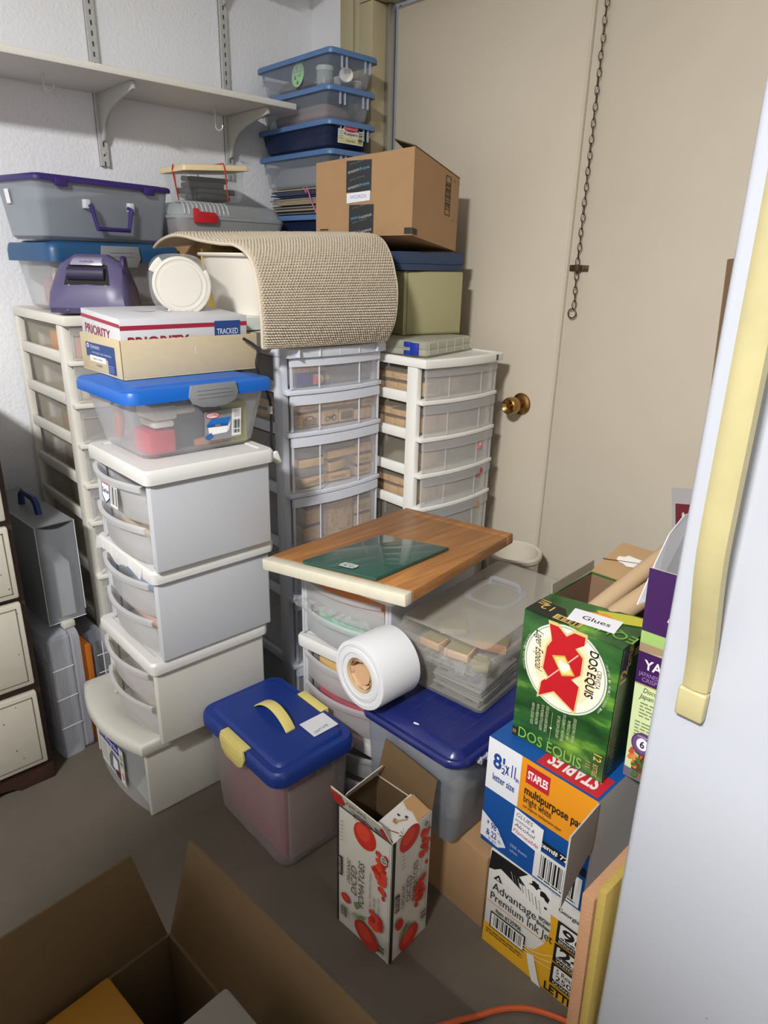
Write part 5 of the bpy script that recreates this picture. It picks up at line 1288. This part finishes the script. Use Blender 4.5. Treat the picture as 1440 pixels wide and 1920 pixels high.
p.text('CERVEZA', .805, .80, .032, '3a3426', .19, rot=-90)
p.text('Lager Especial', .155, .905, .060, '2c2618', .43, rot=-86, shear=.5)
for a0, r_, s_, sg in ((168, .0, 'CERVECERIA MOCTEZUMA', -1), (52, .0, 'CRAFTED IN MEXICO * DESDE 1897', 1)):
    n = len(s_)
    for k, ch_ in enumerate(s_):
        if ch_ == ' ': continue
        if sg > 0: a = math.radians(30 - 62*k/(n-1)); 
        else: a = math.radians(150 + 50*k/(n-1))
        u, v = C_[0] + .447*math.cos(a), C_[1] + .331*math.sin(a)
        p.text(ch_, u, v, .016, 'b9c2a8', .014, rot=math.degrees(a)-90 if sg > 0 else math.degrees(a)+90); p.z -= .0001
p.z += .0001
for k, s_ in enumerate(('DOS EQUIS LAGER ESPECIAL', 'IS A PILSNER STYLE LAGER', 'WITH A FRESH AROMA', 'AND FULL BODIED TASTE.')): p.text(s_, .36 - .052*k, .375 - .008*k, .022, 'b5c09a', (.30, .29, .24, .25)[k]*1.0, rot=-90)
for k, s_ in enumerate(('DOS EQUIS WAS CREATED', 'IN MEXICO IN 1897', 'TO CELEBRATE THE ARRIVAL', 'OF THE 20TH CENTURY.')): p.text(s_, .655 - .055*k, (.385, .35, .38, .35)[k], .022, 'b5c09a', (.27, .22, .31, .26)[k], rot=-90)
p.rect(.432, .10, .436, .35, '9fae84'); p.ell(.434, .225, .012, .008, 'd9d9c0', 6)
p.text('DOS EQUIS', .09, .03, .085, '7fae48', .70, bold=.0); p.rect(.015, .02, .07, .09, '2a2214'); p.text('XX', .02, .04, .03, G_, .045)
p.text('12', .90, .21, .055, G_, .075, rot=-90, bold=.02); p.text('BOTTLES', .905, .13, .035, G_, .13, rot=-90); p.lines(.83, .12, .88, 3, .02, G_, .005)
p.build('printed_front', DE, .35)
p = face((W, 0, 0), (W, D, 0), (W, 0, H)); p.rect(0, 0, 1, 1, '1d2f1c'); p.text('12', .12, .74, .085, G_, .11, rot=90, bold=.02); p.text('BOTTLES', .16, .84, .05, G_, .16, rot=90); p.lines(.2, .93, .4, 3, .02, G_, .008); p.lines(.05, .3, .12, 9, .03, '6f8a4a', .01); p.rect(.0, .0, .02, 1, '3f5a34')
p.build('printed_side', DE, .35)
# tubes standing out of the carton
for k, (x, y, z, r_, a, b_, l) in enumerate(((1.675, -.655, .728, .0165, .10, .27, 'slim cardboard tube in the green bottle carton, nearer the torn flap'), (1.712, -.672, .728, .0190, .16, .25, 'thicker cardboard tube in the green bottle carton, nearer the purple box'))):
    t = thing('cardboard_tube', l, 'tube', (x, y, z))
    d_ = Vector((a, .9, b_)).normalized()
    MB().lathe([(r_*.86, -.05), (r_, -.05), (r_, .30), (r_*.86, .30), (r_*.86, -.05)], (0, 0, 0), d_, 24, caps=False).build('tube', 'tube', t)
# ================================================================ purple noodle box
YB = thing('food_box', 'tall purple and green food box, open on top, between the green carton and the freezer', 'box', (1.806, -.720, .4905), 2); YB.rotation_euler.y = math.radians(-2.2)
W, D, H = .112, .14, .325
m = MB(); q = .0015
m.box(0, W, 0, q, 0, H+.058).box(0, W, D-q, D, 0, H).box(0, q, q, D-q, 0, H).box(W-q, W, q, D-q, 0, H).box(q, W-q, q, D-q, 0, q)
m.build('carton', plain('grey_white_board', 'c9c7c6', .6), YB)
p = face((0, 0, 0), (W, 0, 0), (0, 0, H+.058))
PU = '3a1650'
p.rect(0, 0, 1, 1, 'c9d6a2'); p.rect(0, .72, 1, 1, PU); p.rect(0, .655, 1, .72, '97b668'); p.rect(0, .62, 1, .665, '9a8468'); p.poly([(0, .62), (.5, .64), (1, .70), (1, .66), (.4, .62)], 'b9a080'); p.rect(0, .475, 1, .625, PU); p.rect(0, .470, 1, .476, 'a9a26a')
p.text('- Vegetable -', .36, .60, .02, 'c9b9a0', .5); p.text('YAKISOBA', .10, .55, .045, 'e6dfe8', .95, bold=.02); p.text('JAPANESE-STYLE NOODLES', .04, .515, .02, '9a7ab0', .9); p.text('CRISP VEGETABLES', .10, .49, .02, '9a7ab0', .75)
p.text('Discover why', .14, .44, .024, '4a4a34', .5, shear=.25); p.text("Japan's most", .09, .41, .024, '4a4a34', .5, shear=.25); p.lines(.12, .385, .9, 5, .016, '7a7f5a', .006); p.lines(.08, .29, .9, 5, .016, '7a7f5a', .006, 8)
p.poly([(.1, 0), (.12, .1), (.3, .16), (.6, .17), (1, .14), (1, 0)], '5a3f28'); p.poly([(0, 0), (1, 0), (1, .03), (0, .05)], '6a6070')
g = random.Random(17)
for k in range(40):
    u, v = g.uniform(.08, .95), g.uniform(.02, .15); c = g.choice(['c98a4a', 'd9b07a', 'b8502c', '3f6a2c', 'c0402c', 'e0c890', '4f7a34', 'd8703a']); p.ell(u, v, g.uniform(.03, .10), g.uniform(.006, .016), c, 9, g.uniform(0, 3), .5, k)
p.ell(.25, .20, .17, .055, '4a2f5a', 20); p.ell(.25, .20, .15, .048, '6a4a7a', 20); p.ell(.25, .20, .09, .030, 'e8e2ea', 16); p.text('6', .25, .183, .034, '3a1650', .07, align='C', bold=.03)
p.text('CONTAINS', .25, .233, .008, 'd9cfe0', .16, align='C')
p.poly([(.36, .80), (.45, .88), (.42, .90), (.55, .945), (.62, .93), (1, .94), (1, .70), (.62, .70), (.5, .74), (.44, .79)], 'c9c8ca')
p.build('printed_front', YB)
m = MB()
P = [(0, .002), (-.004, .10), (-.002, .155)]
pts = [(-.012, -.004, H-.008), (-.006, .03, H+.055), (-.004, .065, H+.095), (.0, .105, H+.118), (.004, D, H+.118), (.004, D, H-.002), (.0, .02, H-.002)]
m.prism(pts, (.0016, .0002, 0)); m.build('side_flap', plain('grey_white_flap', 'c3c2c4', .6), YB)
m = MB(); sheet(m, [(.004, D-.001, H), (W, D-.001, H), (W, D+.012, H+.118), (.004, D+.012, H+.118)], .0016); m.build('back_flap', plain('grey_white_flap2', 'c3c2c4', .6), YB)
# ================================================================ foam boards, freezer
F1 = thing('foam_board', 'peach foam board standing on edge beside the paper cartons', 'foam board', (1.9140, -1.005, .0005)); F1.rotation_euler = (0, math.radians(-1.6), 0)
MB().box(0, .0190, 0, .27, 0, .515).build('board', 'peach', F1, bev=.003)
F2 = thing('foam_board', 'yellow foam board standing on edge between the peach board and the freezer', 'foam board', (1.9340, -1.010, .0005)); F2.rotation_euler = (0, math.radians(-1.2), 0)
MB().box(0, .0125, 0, .27, 0, .545).build('board', 'yfoam', F2, bev=.003)
FZ = thing('freezer', 'white upright freezer with a yellowed handle, at the right edge', 'freezer', (1.948, -1.000, 0)); FZ.rotation_euler = (0, math.radians(-.35), 0)
MB().box(.012, .72, .062, .70, .02, 1.72).build('cabinet', 'fridge', FZ, bev=.006, seg=3)
dr = MB().box(0, .73, 0, .058, .245, 1.715).build('door', 'fridge', FZ, bev=.008, seg=4)
MB().box(.02, .715, .03, .065, .03, .225).build('kick_plate', plain('kick_grey', '6a6a6c', .5), FZ, bev=.003)
g = random.Random(3); m = MB()
for (x, z) in ((.13, .46), (.17, .40), (.20, .70), (.12, .33), (.16, 1.05)): m.lathe([(.0016, 0), (.0004, .0003)], (x, -.0001, z), (0, -1, 0), 8)
m.build('paint_chip', ink('8a8a8c'), dr)
m = MB(); n = 26; rings = []
for k in range(n+1):
    t = k/n; z = lerp(.885, 1.50, t)
    e_ = min(1, t/.30); e_ = e_*e_*(3-2*e_); pr = .012 + .036*e_; x0 = lerp(.0310, .0330, e_); w_ = .0285
    th = .013
    rings.append([(x0, -pr+th, z), (x0+.001, -pr+.003, z), (x0+.006, -pr, z), (x0+w_*.5, -pr-.0015, z), (x0+w_-.006, -pr, z), (x0+w_-.001, -pr+.003, z), (x0+w_, -pr+th, z)])
m.loft(rings, 0, True)
h_ = m.build('handle', 'almond', dr, ang=50)
MB().box(.0300, .0600, -.0135, -.0003, .848, .8835).build('handle_cap', 'almond', h_, bev=.003, seg=3)
MB().box(.0330, .0615, -.045, -.0003, 1.495, 1.54).build('handle_cap', 'almond', h_, bev=.003, seg=3)
# ================================================================ behind: sign and brown board
SG = thing('corrugated_sign', 'grey corrugated plastic sign with a dark red band, behind the freezer', 'sign', (1.700, -.135, .004)); SG.rotation_euler = (math.radians(-2.0), math.radians(-12), math.radians(-6))
m = MB().box(0, .30, 0, .0009, 0, .822).box(0, .30, .0041, .005, 0, .822).box(0, .0012, .0009, .0041, 0, .005)
z = .004
while z < .82: m.box(0, .30, .0009, .0041, z, z+.0012); z += .0068
m.build('panel', 'signp', SG)
p = Print((0, 0, 0), (1, 0, 0), (0, 0, 1), 1, 1); p.rect(.010, .30, .060, .785, '6a1e26'); p.text('By:', .050, .665, .036, 'c0b8b6', .10, rot=90, bold=.02); p.build('printed_panel', SG)
BD = thing('brown_board', 'tall brown board leaning against the door behind the freezer', 'board', (1.628, -.06, .004)); BD.rotation_euler = (math.radians(-3.5), math.radians(-5), math.radians(-4))
MB().box(0, .42, 0, .012, 0, 1.335).build('panel', 'card_dk', BD, bev=.001)
MB().box(-.0012, -.0001, .001, .011, .002, 1.333).build('raw_edge', 'tan', BD)
# ================================================================ tomato carton
TC = thing('can_carton', 'tall white carton with tomato pictures, standing open on the floor', 'box', (1.384, -1.010, 0), 4.5)
W, D, H, q = .147, .113, .308, .002
m = MB(); m.box(0, W, 0, q, 0, H).box(0, W, D-q, D, 0, H).box(0, q, q, D-q, 0, H).box(W-q, W, q, D-q, 0, H).box(q, W-q, q, D-q, 0, q)
TCc = m.build('carton', plain('tomato_white', 'c2bdb2', .55), TC)
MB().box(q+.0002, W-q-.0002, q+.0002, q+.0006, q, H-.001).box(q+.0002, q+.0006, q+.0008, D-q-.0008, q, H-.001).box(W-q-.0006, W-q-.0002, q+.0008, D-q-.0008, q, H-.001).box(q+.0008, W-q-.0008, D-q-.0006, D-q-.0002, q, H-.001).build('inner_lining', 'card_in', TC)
RD = 'b52a1e'; RD2 = 'c8402a'; GR = '6a7a4a'
def tomato(p, u, v, a, b_, rot, k):
    p.ell(u, v, a, b_, RD, 26, rot); p.ell(u-.03, v+.02, a*.62, b_*.62, RD2, 22, rot)
    g = random.Random(k)
    for q_ in range(5): 
        t = 2.2 + rot + .5*(q_-2); p.poly([(u-a*.7, v+b_*.75), (u-a*.7+.12*math.cos(t), v+b_*.75+.06*math.sin(t)), (u-a*.7+.12*math.cos(t)+.012, v+b_*.75+.06*math.sin(t)+.01)], GR)
def dice(p, u, v, n, du, dv, seed):
    g = random.Random(seed)
    for k in range(n): 
        p.ell(u + du*g.uniform(-1, 1), v + dv*g.uniform(-1, 1), .05, .026, g.choice([RD, 'a8241c', RD2]), 6, g.uniform(0, 3), .5, k); p.z -= .0001
    p.z += .0001
p = face((0, 0, 0), (W, 0, 0), (0, 0, H))
TX = '4a4038'
p.rect(.0, 0, .035, 1, K_); p.rect(.955, 0, 1, 1, '8a8680'); p.rect(.965, 0, .98, 1, 'd9d4c8')
tomato(p, .52, .90, .20, .10, -.5, 1); dice(p, .80, .74, 26, .10, .12, 2); dice(p, .85, .58, 5, .03, .02, 3); p.ell(.88, .525, .03, .018, RD, 12)
p.text('ORGANIC', .27, .42, .032, TX, .44, rot=90, shear=.2); p.text('DICED', .39, .36, .050, TX, .50, rot=90, shear=.15); p.text('TOMATOES', .53, .29, .050, TX, .82, rot=90, shear=.15)
p.ell(.19, .27, .09, .036, RD, 18, -.3); p.ell(.18, .275, .05, .02, RD2, 14, -.3)
for k in range(3): p.text(('Organic California Roma Tomatoes', 'No Added Sugar', 'Product of USA')[k], .66 + .08*k, .36, .018, '6a6258', (.62, .26, .3)[k], rot=90, shear=.2)
p.rect(.036, .44, .12, .60, '3a1c28'); p.text('KIRKLAND', .098, .455, .022, 'c9c0c0', .28, rot=90)
p.bars(.10, .10, .22, .19, n=12, vert=True); tomato(p, .60, .10, .24, .085, -.5, 5); dice(p, .78, .29, 22, .10, .07, 6)
p.ell(.42, .30, .06, .03, GR, 9, jag=.8); p.ell(.5, .22, .09, .018, GR, 9, .5, .5); p.bars(.83, .06, .94, .13, n=8, vert=False)
p.ell(.89, .845, .055, .03, 'd9dcd2', 18); p.ell(.89, .845, .045, .024, '5a7a68', 18); p.rect(.855, .845, .925, .850, 'd9dcd2'); p.lines(.1, .9, .14, 6, .03, '8a8278', .01)
p.build('printed_front', TC)
p = face((W, 0, 0), (W, D, 0), (W, 0, H))
p.rect(0, 0, .075, 1, K_); p.rect(.94, 0, 1, 1, '9a968e'); p.rect(.955, 0, .975, 1, 'd9d4c8')
tomato(p, .42, .94, .26, .085, .5, 7); dice(p, .83, .80, 26, .10, .10, 8); p.ell(.90, .62, .04, .018, RD, 12); p.ell(.83, .95, .065, .028, 'd9dcd2', 18); p.ell(.83, .95, .052, .023, '5a7a68', 18)
p.text('ORGANIC', .34, .40, .032, TX, .56, rot=90, shear=.2); p.text('DICED', .50, .42, .048, TX, .58, rot=90, shear=.15); p.text('TOMATOES', .66, .38, .048, TX, .90, rot=90, shear=.15)
for k in range(3): p.text(('Organic California Roma Tomatoes', 'No Added Sugar', 'Product of USA')[k], .76 + .06*k, .48, .015, '6a6258', (.6, .3, .34)[k], rot=90, shear=.2)
p.rect(.085, .42, .19, .56, '3a1c28'); p.text('KIRKLAND', .165, .435, .035, 'c9c0c0', .3, rot=90); dice(p, .73, .42, 24, .11, .10, 9); tomato(p, .48, .10, .26, .085, .6, 10); p.ell(.2, .30, .1, .05, RD, 16, .4); p.ell(.4, .2, .14, .018, GR, 9, .7, .5); p.bars(.78, .14, .92, .22, n=8, vert=False); p.lines(.2, .88, .28, 5, .03, '8a8278', .01)
p.build('printed_side', TC)
# flaps
tf = MB(); sheet(tf, [(0, 0, H), (W, 0, H), (W-.012, -.018, H+.048), (.006, -.022, H+.060)], .0018)
fl = tf.build('front_flap', plain('tomato_white2', 'c2bdb2', .55), TC)
p = face((0, -.002, H), (W, -.002, H), (.0, -.022, H+.055), .0008); p.w = W
p.rect(.0, 0, 1, .12, K_); p.poly([(0, .15), (0, .95), (.22, .95), (.24, .5), (.15, .2)], RD); p.text('DICED', .62, .78, .24, TX, .34, rot=180); p.text('ORGANIC', .64, .42, .15, TX, .34, rot=180); p.rect(.36, .10, .68, .26, '3a1c28'); p.text('KIRKLAND', .66, .22, .09, 'c9c0c0', .28, rot=180); p.bars(.74, .15, .86, .45, n=10); p.poly([(.88, .12), (.97, .12), (.93, .8), (.86, .6)], RD)
p.build('printed_flap', fl)
m = MB(); sheet(m, [(W, .004, H), (W, D-.004, H), (W-.050, D-.006, H+.014), (W-.048, .006, H+.012)], -.0018)
fl = m.build('side_flap', plain('tomato_white3', 'c6c3bd', .55), TC)
q4 = lambda u, v: (lerp(W, W-.049, v), lerp(.004, D-.005, u), H + .0035 + .013*v)
m = MB().add([q4(.0, .62), q4(0, 1.0), q4(0, 1), q4(0, .62)], [(0, 1, 2, 3)])
p = Print(q4(0, 0), (0, 1, 0), (-.049, 0, .013), D-.009, .0507, .0008); p.poly([(.62, .0), (1, 0), (1, .9), (.72, .95), (.66, .6), (.7, .4)], 'a8845a'); p.ell(.30, .55, .05, .1, '9a7040', 10, 0, .6); p.poly([(.3, .5), (.5, .3), (.52, .33), (.32, .56)], 'b58a5a'); p.poly([(.06, .45), (.16, .12), (.18, .15), (.08, .47)], '8a4a34'); p.rect(.42, .60, .46, .70, '2a2a2a'); p.rect(.5, .35, .55, .45, '2a2a2a')
p.build('torn_print', fl)
m = MB(); sheet(m, [(0, .004, H), (0, D-.004, H), (.020, D-.006, H+.038), (.022, .006, H+.036)], .0018); m.build('side_flap', plain('tomato_white4', 'cfc8bc', .6), TC)
m = MB(); sheet(m, [(0, D, H), (W, D, H), (W-.004, D+.016, H+.060), (W*.5, D+.020, H+.078), (.006, D+.022, H+.080)][:4] if False else [(0, D, H), (W, D, H), (W-.004, D+.016, H+.062), (.004, D+.020, H+.080)], -.0018); m.build('back_flap', 'card_in', TC)
# ================================================================ foreground carton with its contents, cord on the floor
FC = thing('open_carton', 'large open brown carton in the near foreground with raised flaps', 'box', (1.462, -1.395, 0), 0)
FC.rotation_euler = (0, 0, math.radians(4))
W, D, H, q = .46, .40, .355, .004
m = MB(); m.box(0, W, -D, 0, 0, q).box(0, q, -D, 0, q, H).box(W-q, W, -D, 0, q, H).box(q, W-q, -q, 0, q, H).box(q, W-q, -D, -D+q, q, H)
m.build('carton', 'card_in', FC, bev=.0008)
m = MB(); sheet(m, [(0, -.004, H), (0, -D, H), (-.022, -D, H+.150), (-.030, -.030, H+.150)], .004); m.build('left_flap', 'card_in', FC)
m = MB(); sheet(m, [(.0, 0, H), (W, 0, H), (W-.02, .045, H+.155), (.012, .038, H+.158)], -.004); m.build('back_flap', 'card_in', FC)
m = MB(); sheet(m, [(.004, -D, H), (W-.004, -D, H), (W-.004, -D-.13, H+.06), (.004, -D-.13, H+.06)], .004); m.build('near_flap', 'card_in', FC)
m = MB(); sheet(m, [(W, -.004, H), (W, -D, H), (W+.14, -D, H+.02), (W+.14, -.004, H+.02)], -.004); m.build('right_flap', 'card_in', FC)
YX = thing('yellow_box', 'mustard yellow topped box inside the open foreground carton', 'box', (1.478, -1.494, .006), 6)
MB().box(.004, .12, -.22, 0, 0, .372).build('box', plain('mustard_top', '9c6c1a', .6), YX, bev=.006)
GX = thing('grey_box', 'grey topped box inside the open foreground carton', 'box', (1.668, -1.415, .006), 4)
MB().box(.004, .22, -.22, 0, 0, .478).build('box', plain('grey_top', '736d64', .6), GX, bev=.006)
OCd = thing('extension_cord', 'orange extension cord on the concrete floor at the bottom edge', 'cord', (0, 0, .006))
P = [(1.60, -1.30), (1.66, -1.10), (1.700, -.985), (1.716, -.935), (1.745, -.885), (1.80, -.850), (1.86, -.835), (1.88, -.97)]
P = [(1.58, -1.26), (1.64, -1.10), (1.690, -.990), (1.712, -.950), (1.735, -.905), (1.766, -.868), (1.806, -.842), (1.845, -.826), (1.872, -.822)]
Q = []
for k in range(49):
    t = k/48*(len(P)-1); i = min(int(t), len(P)-2); f2 = t-i
    p0, p1, p2, p3 = [Vector(P[min(max(i+d_, 0), len(P)-1)] + (0,)) for d_ in (-1, 0, 1, 2)]
    Q.append(.5*((2*p1) + (p2-p0)*f2 + (2*p0-5*p1+4*p2-p3)*f2*f2 + (3*p1-p0-3*p2+p3)*f2**3))
MB().tube(Q, .0052, 8).build('cable', 'orange', OCd)
